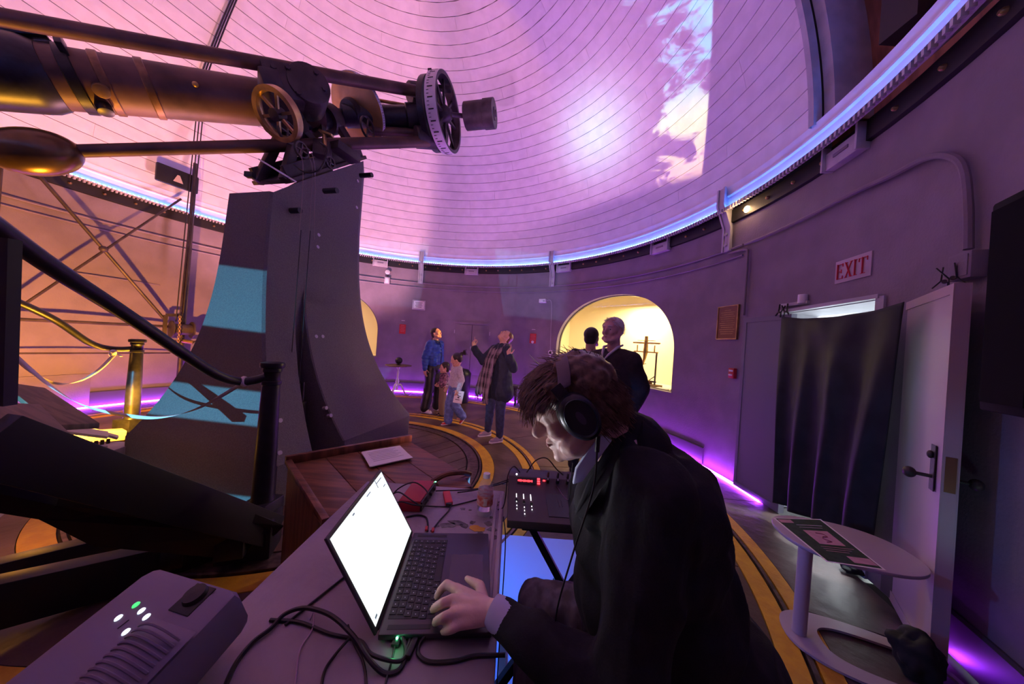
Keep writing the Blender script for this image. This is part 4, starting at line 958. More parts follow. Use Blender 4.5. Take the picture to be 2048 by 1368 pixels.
def ribbon(pts, w, label, tw=0.0):
    P_ = spline(pts, 8); q = B(); n_ = len(P_) - 1
    def f(u, v):
        i = round(u * n_); p = P_[i]; d = (P_[min(i + 1, n_)] - P_[max(0, i - 1)]).normalized(); s = d.cross(V((0, 1, 0))).normalized(); t = V((0, 1, 0)); a = tw * u
        return p + (s * math.cos(a) + t * math.sin(a)) * (v - .5) * w
    q.grid(f, n_, 1); o = q.obj('ribbon', m_ribbon, smooth=80, fix=False); sd = o.modifiers.new('t', 'SOLIDIFY'); sd.thickness = .001; return tag(o, label, 'ribbon')
ribbon([at(5, 685, 2.5), at(50, 735, 2.7), at(105, 765, 2.9), at(150, 765, 3.0), at(195, 742, 3.15), at(232, 706, 3.3)], .035, 'pale ribbon looped from the far left up to the thin handrail', 2.5)
ribbon([at(10, 690, 2.2), at(60, 738, 2.2), at(110, 778, 2.2), at(170, 812, 2.15), at(260, 832, 2.05), at(330, 834, 2.0), at(400, 815, 1.95), at(490, 764, 1.93)], .022, 'pale ribbon sagging across to the thick handrail near the black post', 6.0)
q = B(); c = at(488, 763, 1.92); q.lathe([(.026 + .008 * math.cos(t), .012 * math.sin(t)) for t in [2 * PI * i / 8 for i in range(8)]], 16, mat3(*basis(V((1, .3, .1)))[:2], V((1, .3, .1)).normalized(), c), closed=True); tag(q.obj('ribbon_loop', m_ribbon), 'loop of pale ribbon tied round the thick handrail by the black post', 'ribbon')
q = B(); c = at(233, 706, 3.3)
for k in range(5): q.ell(c + V((random.uniform(-.02, .02), -.03, random.uniform(-.03, .02))), (.03, .015, .02), Euler((0, k, 0)).to_matrix(), 8, 6)
q.bar(c, c + V((.08, -.02, -.03)), .02, .004); q.bar(c, c + V((-.04, -.02, -.09)), .02, .004); tag(q.obj('ribbon_knot', m_ribbon), 'pale ribbon knot tied on the thin handrail beside the yellow post', 'ribbon')
# yellow lit carriage under the stair
cg = world_root('stair_carriage', 'low iron carriage of the stair lit bright yellow at its end', 'carriage', atz(190, 900, 0))
def Cg(b_, n_, m=m_trimp, **kw): return wpart(b_, n_, m, cg, **kw)
Cg(B().bar(at(100, 880, 2.9) , at(248, 868, 3.3), .16, .10), 'end_beam', bevel=.01)
Cg(B().box(at(205, 905, 2.75), (.34, .26, .12), rotz(.2)), 'carriage_block', bevel=.012)
Cg(B().box(at(165, 910, 2.6), (.16, .22, .10), rotz(.2)), 'carriage_block', bevel=.012)
Cg(B().bar(at(95, 835, 2.6), at(235, 875, 2.9), .10, .02), 'sloping_plate')
Cg(B().bar(at(60, 850, 2.4), at(215, 870, 2.7), .20, .02), 'sloping_plate')
for k in range(4): q = B(); p = at(180 + 12 * k, 893 - 2 * k, 2.68); q.cyl(p, p + V((0, 0, .04)), .012, n=6); Cg(q, 'bolt', m_iron)
Cg(B().bar(at(60, 1050, 2.2), at(-20, 1030, 2.1), .2, .04), 'low_plate')

# ------------------------------------------------------------------ oak case with papers
ca, cb_, cc, cd_ = V((.65, -1.58, 0)), V((1.19, -1.04, 0)), V((1.73, -1.57, 0)), V((1.19, -2.11, 0))
ocx = (cb_ - ca).normalized(); ocy = (cd_ - ca).normalized(); oM = mat3(ocx, ocy, (0, 0, 1), ca); LC_ = .76
oc = world_root('oak_case', 'square brown wooden case with a raised rim behind the laptop', 'case', ca)
def O(b_, n_, m=m_wood, **kw): b2 = B(); b2.v = [tuple(oM @ V(p)) for p in b_.v]; b2.f = b_.f; return wpart(b2, n_, m, oc, **kw)
for k in range(4): O(B().box((LC_ / 8 + k * LC_ / 4, LC_ / 2, .635), (LC_ / 4 - .004, LC_ - .04, .02)), 'top_board', bevel=.002)
O(B().box((LC_ / 2, .012, .33), (LC_, .024, .62)), 'side_panel'); O(B().box((LC_ / 2, LC_ - .012, .33), (LC_, .024, .62)), 'side_panel')
O(B().box((.012, LC_ / 2, .33), (.024, LC_ - .05, .62)), 'side_panel'); O(B().box((LC_ - .012, LC_ / 2, .33), (.024, LC_ - .05, .62)), 'side_panel')
O(B().box((LC_ / 2, 0, .665), (LC_ + .03, .03, .05)), 'raised_rim', bevel=.004)
O(B().box((0, LC_ / 2, .655), (.03, LC_ + .03, .03)), 'raised_rim', bevel=.004)
O(B().box((LC_ / 2, LC_ / 2, .01), (LC_ + .02, LC_ + .02, .02)), 'plinth', m_base)
wt = thing('wooden_tray', 'small brown wooden tray with a rounded handle behind the red boxes', 'tray', atz(905, 990, .652))
B().box((0, .02, .025), (.16, .12, .05), rotz(.5)).obj('tray_body', m_wood, wt, bevel=.01); q = B(); q.tube(spline([(-.11, .0, .06), (-.05, .04, .085), (.03, .09, .08), (.07, .12, .06)], 5), .014, 8); q.obj('handle', m_wood, wt)
pc0 = [atz(*p, .655) for p in ((722, 907), (797, 893), (826, 917), (742, 936))]
for k in range(4):
    dz = V((0, 0, .004 + k * .0016)); c = sum(pc0, V()) / 4; Rz = Matrix.Rotation(random.uniform(-.07, .07), 3, 'Z'); q = B(); P4 = [c + Rz @ (p - c) + dz for p in pc0]; q.add(P4 + [p - V((0, 0, .0012)) for p in P4], [(0, 1, 2, 3), (7, 6, 5, 4)] + [(i, (i + 1) % 4, 4 + (i + 1) % 4, 4 + i) for i in range(4)])
    if k == 0: pr_ = thing('paper_stack', 'small stack of printed white sheets lying on the oak case', 'paper', c)
    wpart(q, 'sheet', m_paper, pr_, smooth=0)
q = B()
for k in range(7): a = pc0[0].lerp(pc0[3], .15 + .1 * k); b_ = pc0[1].lerp(pc0[2], .15 + .1 * k); q.bar(a.lerp(b_, .12) + V((0, 0, .0098)), a.lerp(b_, .85 - .1 * (k % 2)) + V((0, 0, .0098)), .003, .0006)
stuff(wpart(q, 'print_line', mat('grey_print', (.35, .33, .36), .8), pr_, smooth=0))
# ------------------------------------------------------------------ work table
TZ = .74
tb_ = thing('folding_table', 'stained pale folding table carrying the open laptop', 'table', (1.60, -2.72, 0))
X0, X1, Y0, Y1 = -.325, .335, -.72, .80
B().box(((X0 + X1) / 2, (Y0 + Y1) / 2, TZ - .0225), (X1 - X0, Y1 - Y0, .045)).obj('table_top', m_table, tb_, bevel=.006)
B().box((X1 - .035, .40, TZ + .004), (.012, .62, .008)).obj('edge_moulding', m_table, tb_, bevel=.002)
B().box((X1 - .012, .42, TZ + .004), (.014, .70, .008)).obj('edge_moulding', m_table, tb_, bevel=.002)
for x in (X0 + .05, X1 - .06):
    for y in (Y0 + .12, Y1 - .12): B().tube([(x, y, TZ - .045), (x, y, 0.01)], .015, 10).obj('leg', m_trimp, tb_)
for y in (Y0 + .12, Y1 - .12): B().tube([(X0 + .05, y, .18), (X1 - .06, y, .18)], .010, 8).obj('cross_bar', m_trimp, tb_)
# paint spatters: separate flat dried blots on the top
bl = B()
random.seed(11)
def blot(px, py, r, n=9):
    c = atz(px, py, TZ) - V((1.60, -2.72, 0)); pts = [(c.x + r * random.uniform(.5, 1.3) * math.cos(2 * PI * k / n), c.y + r * random.uniform(.5, 1.3) * .8 * math.sin(2 * PI * k / n)) for k in range(n)]
    return pts
for px, py, r in ((925, 1018, .012), (940, 1020, .008), (895, 1050, .026), (912, 1046, .03), (930, 1052, .02), (945, 1045, .014), (978, 1048, .018), (985, 1060, .02), (982, 1035, .010), (876, 1052, .008), (990, 1075, .014), (993, 1010, .012), (1000, 1004, .010), (960, 1068, .016)):
    bl.prism(blot(px, py, r), TZ + .0003, TZ + .0012)
stuff(bl.obj('paint_blot', mat('grey_paint_stain', (.11, .10, .10), .6, spread=.5, scale=40), tb_, smooth=0))
q = B(); q.prism(blot(955, 1058, .03, 12), TZ + .0006, TZ + .0016); q.obj('yellow_stain', m_yellow, tb_, smooth=0)
# laptop
LH0, LH1 = V((1.62, -2.315, TZ + .006)), V((1.657, -2.69, TZ + .006))
lx = (LH0 - LH1).normalized(); ly = V((lx.y, -lx.x, 0))       # ly: from hinge towards the user
if ly.x < 0: ly = -ly
LM_ = mat3(ly, lx, (0, 0, 1), LH1 + V((0, 0, .0)))            # local x: hinge->front, y: along hinge
WLT, DLT = .378, .262
lp = bpy.data.objects.new('laptop', None); COL.objects.link(lp); lp.matrix_world = LM_
tag(lp, 'open dark grey laptop with a bright white screen on the table', 'laptop')
m_lap = mat('space_grey_aluminium', (.070, .058, .075), .38, .5); m_key = mat('key_black', (.012, .011, .014), .5)
B().box((DLT / 2 + .004, WLT / 2, .007), (DLT, WLT, .014)).obj('base', m_lap, lp, bevel=.003)
B().box((.070, WLT / 2, .0142), (.112, WLT * .79, .001)).obj('key_well', m_key, lp, smooth=0)
B().box((.196, WLT / 2, .01445), (.098, .155, .0006)).obj('trackpad', mat('trackpad_glass', (.075, .06, .08), .25, .3), lp)
for y in (.018, WLT - .018): stuff(B().box((.07, y, .0143), (.10, .012, .0006)).obj('speaker_grille', m_key, lp))
kme = B().box((0, 0, 0), (.0155, .0165, .0016)).mesh('key', m_key, smooth=0, bevel=.0008)
legend = mat('key_legend', (.4, .4, .45), .5, emit=(.5, .5, .6), estr=.10)
lme = B().box((0, 0, 0), (.0022, .0026, .0002)).mesh('legend', legend, smooth=0)
rows = 6; x_ = .0215
for r in range(rows):
    h = .010 if r == 0 else .0155
    y = WLT * .105 + .006 + .0
    ncol = 14; off = (.0, .0, .006, .009, .013, 0)[r]
    for c in range(ncol):
        yy = WLT - (WLT * .105 + .010 + c * .0207 + (0 if c == 0 else off)) - .0
        if yy < WLT * .105 + .004: continue
        if r == 5 and 4 <= c <= 8:
            if c == 6:
                o = link('key', B().box((0, 0, 0), (.0155, .100, .0016)).mesh('key', m_key, smooth=0), lp); o.location = (x_ + r * .0188, yy, .0152)
            continue
        o = link('key', kme, lp); o.location = (x_ + r * .0188, yy, .0152); g2 = link('legend', lme, o); g2.location = (0, 0, .0009)
# lid: from hinge to its top edge, leaning back
ld_ = (V((1.512, -2.50, .967)) - (LH0 + LH1) / 2); lu = LM_.inverted().to_3x3() @ ld_; lu.y = 0; LHt = lu.length; lu.normalize()
lidM = mat3((0, 1, 0), lu, V((0, 1, 0)).cross(lu), (-.002, 0, .012))
def lid(nm, x0, x1, y0, y1, z0, z1, m, **kw):
    q = B(); q.M = lidM; q.box(((x0 + x1) / 2, (y0 + y1) / 2, (z0 + z1) / 2), (x1 - x0, y1 - y0, z1 - z0)); return q.obj(nm, m, lp, **kw)
sgz = 1 if (V((0, 1, 0)).cross(lu)).x > 0 else -1
lid('lid', 0, WLT, 0, LHt, -.003 if sgz > 0 else -.003, .003, m_lap, bevel=.0015)
lid('bezel', .002, WLT - .002, .002, LHt - .002, sgz * .0031 - .0002, sgz * .0031 + .0002, m_black)
ms = bpy.data.materials.new('laptop_screen_glow'); ms.use_nodes = True; g = NT(ms.node_tree); g.n.clear()
tc = g.N('ShaderNodeTexCoord'); nzv = g.noise(tc.outputs['Object'], 26, 5, .6)
e = g.N('ShaderNodeEmission'); g.put(e.inputs[0], g.mix(g.sm(nzv, .3, .8), (.86, .97, 1, 1), (1, .97, .90, 1))); e.inputs[1].default_value = 1.3
oo = g.N('ShaderNodeOutputMaterial'); g.l.new(e.outputs[0], oo.inputs[0])
lid('screen', .009, WLT - .009, .012, LHt - .009, sgz * .0036 - .0002, sgz * .0036 + .0002, ms, smooth=0)
m_icon = mat('screen_marks', (.3, .4, .5), .5, emit=(.35, .5, .62), estr=.25)
for (x, y, w, h) in ((.30, LHt - .022, .05, .003), (.335, LHt - .05, .02, .003), (.02, .02, .012, .005), (.30, LHt - .035, .004, .03), (.22, LHt - .022, .03, .003), (.12, LHt - .022, .012, .004)):
    stuff(lid('screen_mark', x, x + w, y, y + h, sgz * .0039 - .0001, sgz * .0039 + .0001, m_icon, smooth=0))
lamp('SPOT', 'laptop_face_fill', (1.60, -2.49, .87), (2.03, -2.62, 1.26), (.92, .88, 1.0), 11, spot_size=rad(66), spot_blend=1.0, shadow_soft_size=.09)  # extra spot added before the screen to brighten the man's face
q = B(); q.cyl((-.004, .02, .010), (-.004, WLT - .02, .010), .0055); q.obj('hinge_bar', m_key, lp)
# bottle
bo = thing('water_bottle', 'small clear plastic water bottle with a red label', 'bottle', atz(968, 1028, TZ))
mgl = bpy.data.materials.new('clear_plastic'); mgl.use_nodes = True; bs = mgl.node_tree.nodes['Principled BSDF']
bs.inputs['Base Color'].default_value = (.8, .7, .85, 1); bs.inputs['Roughness'].default_value = .08; bs.inputs['Alpha'].default_value = .22; bs.inputs['IOR'].default_value = 1.3
q = B(); q.lathe([(0, .004), (.026, 0), (.031, .006), (.0315, .02), (.029, .025), (.0315, .032), (.0325, .05), (.0325, .10), (.031, .112), (.024, .132), (.0125, .146), (.0125, .153)], 32); q.obj('bottle_body', mgl, bo)
B().lathe([(.0145, .150), (.0145, .166), (.0135, .168), (0, .168)], 24).obj('cap', mat('white_cap', (.75, .7, .78), .4), bo); B().lathe([(.033, .045), (.0332, .047), (.0332, .083), (.033, .085)], 32).obj('label_wrap', mat('red_label', (.50, .06, .05), .5, color2=(.6, .35, .35), scale=60), bo)
q = B(); q.M = Matrix.Rotation(rad(-82), 4, 'Z'); [q.box((.0338, -.008 + .0022 * k, .064), (.0006, .0012 if k % 2 else .0006, .030)) for k in range(7)]; stuff(q.obj('bar_code', m_paper, bo, smooth=0))
B().lathe([(0, .022), (.028, .022), (.030, .105), (0, .105)], 28).obj('water', mat('water', (.55, .5, .6), .05, trans=1.0, ior=1.33), bo)
# red boxes
def redbox(name, label, pts, h, m, cat):
    P4 = [atz(*p, TZ + h) for p in pts]; c = sum(P4, V()) / 4; r = thing(name, label, cat, (c.x, c.y, TZ + .001)); q = B(); dz = V((0, 0, -h + .001)); q.add(P4 + [p + dz for p in P4], [(0, 1, 2, 3), (7, 6, 5, 4)] + [(i, (i + 1) % 4, 4 + (i + 1) % 4, 4 + i) for i in range(4)]); wpart(q, 'case', m, r, bevel=.003)
    return r, P4
rb1, P4 = redbox('red_interface_box', 'larger red metal box with cables over it beside the screen', ((828, 960), (870, 961), (841, 1003), (797, 1001)), .045, m_red, 'box')
q = B(); q.bar(P4[1] + V((.004, 0, -.022)), P4[2] + V((.004, 0, -.022)), .006, .036); wpart(q, 'dark_end_face', m_black, rb1)
for t in (.2, .45, .7): q = B(); p = P4[1].lerp(P4[2], t) + V((.006, 0, -.02)); q.cyl(p, p + V((.010, 0, 0)), .007, n=12); wpart(q, 'socket', m_iron, rb1)
q = B(); p = P4[1].lerp(P4[2], .02) + V((.004, 0, -.005)); q.ell(p, .0035); wpart(q, 'green_light', mat('green_led', (.1, .9, .3), .4, emit=(.1, 1, .35), estr=14), rb1)
rb2, P4b = redbox('red_adapter', 'small red adapter lying between the red box and the bottle', ((886, 982), (900, 981), (906, 1003), (891, 1005)), .018, mat('bright_red', (.6, .04, .05), .5), 'adapter')
q = B(); q.box(((P4b[2] + P4b[3]) / 2) + V((0, -.006, -.009)), (.022, .012, .014)); wpart(q, 'plug_end', m_black, rb2)
# cables on the table
def cable(pts, r, label, z=TZ + .004, m=None, zs=None):
    P_ = []
    for i, p in enumerate(pts):
        zz = (p[2] if len(p) > 2 else z); P_.append(atz(p[0], p[1], zz))
    q = B(); q.tube(spline(P_, 7), r, 8); return tag(q.obj('cable', m or m_rubber), label, 'cable')
cable([(805, 1275, .752), (812, 1300, .748), (805, 1330), (790, 1345), (765, 1345), (735, 1315, .76), (705, 1270, .775), (660, 1230, .77), (610, 1216, .76), (570, 1228, .75), (540, 1258, .748), (505, 1285, .746), (470, 1330), (440, 1400)], .0050, 'thick black cable looping from the laptop end down the left of the table')
cable([(850, 1272, .752), (838, 1290), (838, 1310), (860, 1324), (910, 1322), (950, 1312), (1010, 1310)], .0045, 'black cable curving from the laptop side under the sleeve')
cable([(540, 1240), (600, 1245), (660, 1268), (720, 1282), (745, 1310, .755), (800, 1322, .75), (815, 1295, .75), (820, 1280, .75)], .0042, 'black cable crossing the table below the screen')
cable([(700, 1145), (650, 1185), (600, 1225), (570, 1250)], .0030, 'thin black cable running out behind the lower laptop corner')
cable([(792, 1278, .75), (785, 1315), (770, 1370), (760, 1420)], .0022, 'thin cable hanging from the green lit plug')
cable([(700, 1275, .76), (670, 1310), (648, 1345), (640, 1400)], .0030, 'black cable leading to the bottom edge left of the green plug')
cable([(695, 1250, .765), (710, 1290), (728, 1330), (735, 1400)], .0030, 'black cable crossing the thick loop towards the bottom edge')
cable([(775, 1000), (800, 975, .79), (830, 965, .80), (855, 985, .80), (848, 1010, .77), (830, 1005, .795), (800, 985, .80), (785, 990, .78), (780, 1010), (775, 1030)], .0030, 'black cable coiled over the larger red box')
cable([(775, 1018), (800, 1004, .79), (830, 1010, .792), (870, 1013), (900, 1012), (950, 1000), (975, 990)], .0028, 'black cable running from the red box towards the bottle')
cable([(902, 1008, .75), (898, 1020), (880, 1040), (868, 1055), (862, 1062)], .0028, 'black cable from the red adapter to the red plug')
cable([(812, 1034), (835, 1030), (852, 1035), (856, 1050), (855, 1062)], .0036, 'thicker black cable bending to the laptop corner')
cable([(620, 1240), (628, 1225, .76), (624, 1260), (600, 1300), (590, 1370)], .0016, 'pale thin cord lying across the left of the table', m=mat('pink_cord', (.5, .35, .45), .5))
for px, py, lb in ((866, 1060, 'right'), (853, 1057, 'left')):
    o = thing('red_plug', lb + ' one of two small red plugs at the far laptop corner', 'plug', atz(px, py, TZ + .009)); q = B(); q.box((0, 0, 0), (.010, .022, .008), rotz(.2)); q.obj('plug_body', m_red, o, bevel=.002)
gp = thing('lit_plug', 'black charger plug with a green light at the laptop side', 'plug', atz(793, 1283, TZ + .008)); B().box((0, 0, 0), (.018, .022, .008)).obj('plug_body', m_black, gp, bevel=.002); B().ell((0, .002, .006), .0028).obj('green_light', MATS['green_led'], gp)
cc_ = thing('charger_block', 'dark cable connector lying below the laptop side', 'connector', atz(825, 1292, TZ + .008)); B().box((0, 0, 0), (.014, .055, .013), rotz(-.1)).obj('connector_body', m_black, cc_, bevel=.003)
lamp('POINT', 'green_plug_glow', atz(793, 1288, TZ + .02), (0, 0, 0), (.1, 1, .3), .012, shadow_soft_size=.003)

# mixer on its folding stand
mxr = thing('audio_mixer', 'black audio mixer with lit faders and red digits', 'mixer', (2.18, -2.08, .79), 0)
m_mix = mat('mixer_black', (.045, .035, .04), .45); wv = .46
q = B(); q.M = mat3((0, 1, 0), (0, 0, 1), (1, 0, 0), (0, 0, 0)); q.prism([(-.17, -.03), (.17, -.03), (.17, .06), (.09, .055), (.055, .025), (-.17, .0)], -wv / 2, wv / 2); q.obj('mixer_case', m_mix, mxr, bevel=.004)
for x in (-.10, .06): pass
B().box((.06, -.06, .0135), (.26, .15, .002), Matrix.Rotation(rad(6.3), 4, 'X')).obj('black_panel', m_black, mxr)
m_fad = mat('lit_fader', (.9, .9, .9), .4, emit=(.95, .9, 1), estr=3); m_rdd = mat('red_digits', (.9, .05, .05), .4, emit=(1, .03, .04), estr=5)
def mixz(y): return .0 + (y + .17) / .225 * .025 + .004
for k, x in enumerate((-.195, -.165, -.135)):
    q = B(); q.box((x, -.035, mixz(-.035)), (.003, .055, .002), Matrix.Rotation(rad(6.3), 4, 'X')); q.obj('fader_light', m_fad, mxr)
    for y in (-.085, -.105, -.125)[:(3 if k == 1 else 2)]: q = B(); q.box((x + .001, y - .01 * (k % 2), mixz(y)), (.003, .005, .002)); q.obj('fader_light', m_fad, mxr)
    q = B(); q.box((x, -.05 - .01 * k, mixz(-.05) + .003), (.010, .018, .008)); q.obj('fader_cap', m_black, mxr, bevel=.001)
for i in range(2):
    for k in range(4): q = B(); x = -.02 + .055 * k + .012 * i; q.box((x, -.05, mixz(-.05) + .001), (.002, .05, .001), Matrix.Rotation(rad(6.3), 4, 'X')); q.obj('fader_slot', m_iron, mxr)
fn = Matrix.Rotation(rad(41), 4, 'X')
B().box((-.15, .074, .043), (.085, .028, .003), fn).obj('display', m_black, mxr)
dg = B()
for k in range(11): dg.box((-.187 + .0062 * k, .072, .044), (.004, .009 if k % 3 else .006, .002), fn)
stuff(dg.obj('red_digit', m_rdd, mxr, smooth=0))
for y, z in ((.066, .038), (.074, .045), (.082, .052)): B().box((-.095, y, z), (.012, .006, .003), fn).obj('red_key', m_rdd, mxr)
B().box((-.07, .078, .048), (.010, .005, .003), fn).obj('red_key', m_rdd, mxr); B().ell((-.195, .098, .060), .004).obj('white_light', m_fad, mxr)
for k in range(6):
    x = -.055 + .045 * k; q = B(); q.tube([(x, .074, .046), (x, .064, .062)], [.008, .007], 12); q.obj('knob', m_black, mxr); q = B(); q.box((x, .062, .0635), (.002, .008, .001), fn); q.obj('knob_mark', m_paper, mxr)
    q = B(); q.tube([(x + .004, .095, .06), (x + .004, .085, .085)], [.006, .004], 8); q.obj('jack_plug', m_iron, mxr)
q = B(); q.tube(spline([V((2.0, -1.96, .85)), V((1.97, -1.97, .88)), V((1.945, -2.02, .86)), V((1.94, -2.05, .77)), V((1.93, -2.09, .748)), V((1.91, -2.1, .745))], 6), .0028, 6); tag(q.obj('cable', m_rubber), 'thin cable dropping from the mixer edge onto the table corner', 'cable')
q = B(); q.tube(spline([V((2.03, -1.98, .86)), V((2.07, -1.96, .91)), V((2.12, -1.96, .925)), V((2.17, -1.97, .88)), V((2.2, -1.98, .86))], 6), .0028, 6); tag(q.obj('cable', m_rubber), 'thin cable arching over the back of the mixer', 'cable')
for k in range(2):
    q = B(); q.tube(spline([V((1.62 + .1 * k, -1.99, .75)), V((1.80, -1.965 - .01 * k, .76)), V((1.93, -1.95 - .02 * k, .80)), V((2.0, -1.93 - .02 * k, .83))], 6), .003, 6); tag(q.obj('cable', m_rubber), ('rear', 'front')[k] + ' of two cables running from the table end to the mixer', 'cable')
sd_ = thing('mixer_stand', 'black folding X stand under the mixer', 'stand', (2.20, -2.06, 0))
B().box((0, 0, .735), (.38, .26, .035)).obj('stand_deck', m_black, sd_, bevel=.006)
for s in (-1, 1):
    q = B(); q.bar((-.19 * s, .07 * s, .715), (.24 * s, .07 * s, .03), .03, .03, up=(0, 1, 0)); q.obj('leg', m_black, sd_)
    B().bar((-.22 * s, -.17, .018), (-.22 * s, .17, .018), .03, .03).obj('foot_bar', m_black, sd_)
B().cyl((0, -.09, .37), (0, .09, .37), .012).obj('pivot_bolt', m_iron, sd_)
# added floor sheet: the pool of blue light is put into its colour
fsht = thing('light_pool_sheet', 'smooth added floor sheet tinted for the blue light pool between table and man', 'sheet', (2.30, -1.25, 0))
q = B(); q.grid(lambda u, v: V((-.42 + .95 * u, -.85 + 1.02 * v, .004 + .002 * math.sin(u * 9) * math.sin(v * 7))), 16, 16); q.obj('sheet_surface', mat('blue_light_tint', (.40, .52, .78), .8), fsht, fix=False)
q = B(); q.tube(spline([V((1.937, -2.14, .74)), V((1.95, -2.2, .68)), V((1.953, -2.24, .50)), V((1.955, -2.26, .25)), V((1.96, -2.3, .01))], 6), .0022, 6); tag(q.obj('cable', m_rubber), 'thin cable hanging down past the table edge over the blue light pool', 'cable')

# white projector with a ribbed vent at the lower left
pjM = mat3((.80, .60, .0), (-.52, .69, .50), V((.80, .60, 0)).cross(V((-.52, .69, .50))).normalized(), (1.185, -2.83, .80))
xa = V((.97, -.20, 0)).normalized(); up_ = V((.02, -.36, .93)); up_ = (up_ - xa * up_.dot(xa)).normalized(); ya = up_.cross(xa)
if ya.y < 0: ya = -ya
PJ = mat3(xa, ya, up_, (1.250, -2.870, .795))
pr_o = bpy.data.objects.new('projector', None); COL.objects.link(pr_o); pr_o.matrix_world = PJ
tag(pr_o, 'white projector tilted up at the lower left with lit buttons', 'projector')
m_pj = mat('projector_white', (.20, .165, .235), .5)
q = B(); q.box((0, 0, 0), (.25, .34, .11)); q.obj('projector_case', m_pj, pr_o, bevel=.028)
q = B(); q.grid(lambda u, v: V((.005 + .115 * u, -.16 + .25 * v, .056 + .030 * math.sin(PI * u) * min(1, 6 * min(v, 1 - v)))), 14, 20); q.obj('vent_hood', m_pj, pr_o, fix=False)
for k in range(26):
    y = -.148 + .0088 * k; q = B(); q.tube([V((.012 + .10 * t, y, .0575 + .030 * math.sin(PI * (.066 + .868 * t)))) for t in [i / 8 for i in range(9)]], .0022, 5); q.obj('vent_rib', m_pj, pr_o)
m_bw = mat('white_button_light', (.8, .85, .9), .4, emit=(.75, .88, 1), estr=1.4)
def pj_xy(px, py):
    r = ray(px, py); o_ = PJ @ V((0, 0, .055)); n_ = PJ.to_3x3() @ V((0, 0, 1)); p = CAM + r * ((o_ - CAM).dot(n_) / r.dot(n_)); l = PJ.inverted() @ p; return l.x, l.y
for i, (bx_, by_) in enumerate(((272, 1210), (283, 1222), (293, 1234), (237, 1236), (252, 1264))):
    x, y = pj_xy(bx_, by_)
    q = B(); q.lathe([(0, 0), (.0050, 0), (.0042, .002), (0, .002)], 14, Matrix.Translation((x, y, .055)) @ Matrix.Diagonal((1, 1.2, 1, 1))); q.obj('lit_button', mat('green_button', (.1, .8, .3), .4, emit=(.08, 1, .22), estr=1.0) if i == 0 else m_bw, pr_o)
q = B(); q.bar((*pj_xy(235, 1258), .0556), (*pj_xy(258, 1240), .0556), .0016, .0008); q.obj('printed_mark', m_dark, pr_o)
q = B(); q.box((.05, .13, .0555), (.05, .05, .003)); q.obj('lens_recess', m_black, pr_o, bevel=.001); q = B(); q.lathe([(0, 0), (.02, 0), (.018, .010), (0, .012)], 24, Matrix.Translation((.05, .135, .056))); q.obj('lens', m_black, pr_o)
ps = thing('projector_stand', 'dark stand carrying the white projector beside the table', 'stand', (1.10, -2.93, 0))
B().tube([(.02, .0, .05), (.02, .0, .66)], .03, 12).obj('column', m_black, ps); B().box((.02, 0, .665), (.22, .22, .02)).obj('plate', m_black, ps, bevel=.003)
for k in range(3): a = 2 * PI * k / 3 + .3; B().tube([(.02, 0, .12), (.02 + .2 * math.cos(a), .2 * math.sin(a), .012)], .012, 8).obj('leg', m_black, ps)

# white side table with a sheet
m_stw = mat('magenta_lit_table_paint', (.40, .33, .40), .35)  # white table with the magenta light put into its colour
wtb = thing('side_table', 'low white side table with an oval top and looped base', 'table', (3.72, -1.72, 0), 0)
def ovl(cx, cy, a, b_, rot, n=48, e=2.4):
    out = []
    for k in range(n):
        t = 2 * PI * k / n; x = a * abs(math.cos(t))**(2 / e) * (1 if math.cos(t) > 0 else -1); y = b_ * abs(math.sin(t))**(2 / e) * (1 if math.sin(t) > 0 else -1)
        out.append((cx + x * math.cos(rot) - y * math.sin(rot), cy + x * math.sin(rot) + y * math.cos(rot)))
    return out
B().prism(ovl(.11, .03, .30, .235, rad(-16)), .468, .486).obj('table_top', m_stw, wtb, bevel=.004)
q = B(); q.cyl((-.155, -.03, .02), (-.15, -.03, .468), .030, n=28); q.obj('pole', m_stw, wtb)
o_ = ovl(.10, -.13, .34, .20, rad(-24), 48, 2.6); i_ = ovl(.16, -.16, .25, .125, rad(-24), 48, 3.0); q = B(); n = 48
q.add([V((p[0], p[1], z)) for z in (.006, .018) for L in (o_, i_) for p in L], [(k, (k + 1) % n, n + (k + 1) % n, n + k) for k in range(n)] + [(2 * n + k, 3 * n + k, 3 * n + (k + 1) % n, 2 * n + (k + 1) % n) for k in range(n)] + [(k, 2 * n + k, 2 * n + (k + 1) % n, (k + 1) % n) for k in range(n)] + [(n + k, n + (k + 1) % n, 3 * n + (k + 1) % n, 3 * n + k) for k in range(n)])
q.obj('base_loop', m_stw, wtb)
tzp = .4868
P4 = [atz(*p, tzp) for p in ((1551, 1037), (1640, 1040), (1765, 1138), (1655, 1122))]
fl = thing('printed_flyer', 'dark green printed flyer with a pink picture on the white side table', 'flyer', sum(P4, V()) / 4)
def patch(nm, u0, u1, v0, v1, dz, m, stf=False):
    f = lambda u, v: P4[0].lerp(P4[3], v).lerp(P4[1].lerp(P4[2], v), u) + V((0, 0, dz)); q = B(); a = [f(u0, v0), f(u1, v0), f(u1, v1), f(u0, v1)]; q.add(a + [p - V((0, 0, .0004)) for p in a], [(0, 1, 2, 3), (7, 6, 5, 4)] + [(i, (i + 1) % 4, 4 + (i + 1) % 4, 4 + i) for i in range(4)]); o = wpart(q, nm, m, fl, smooth=0)
    return o
m_grn = mat('dark_green_print', (.025, .05, .035), .5, spread=.3, scale=30); m_pink = mat('pink_print', (.48, .26, .34), .5, spread=.1, scale=20)
patch('sheet', -.04, 1.04, -.02, 1.02, .0006, m_paper); patch('green_print', 0, 1, .0, 1, .0012, m_grn)
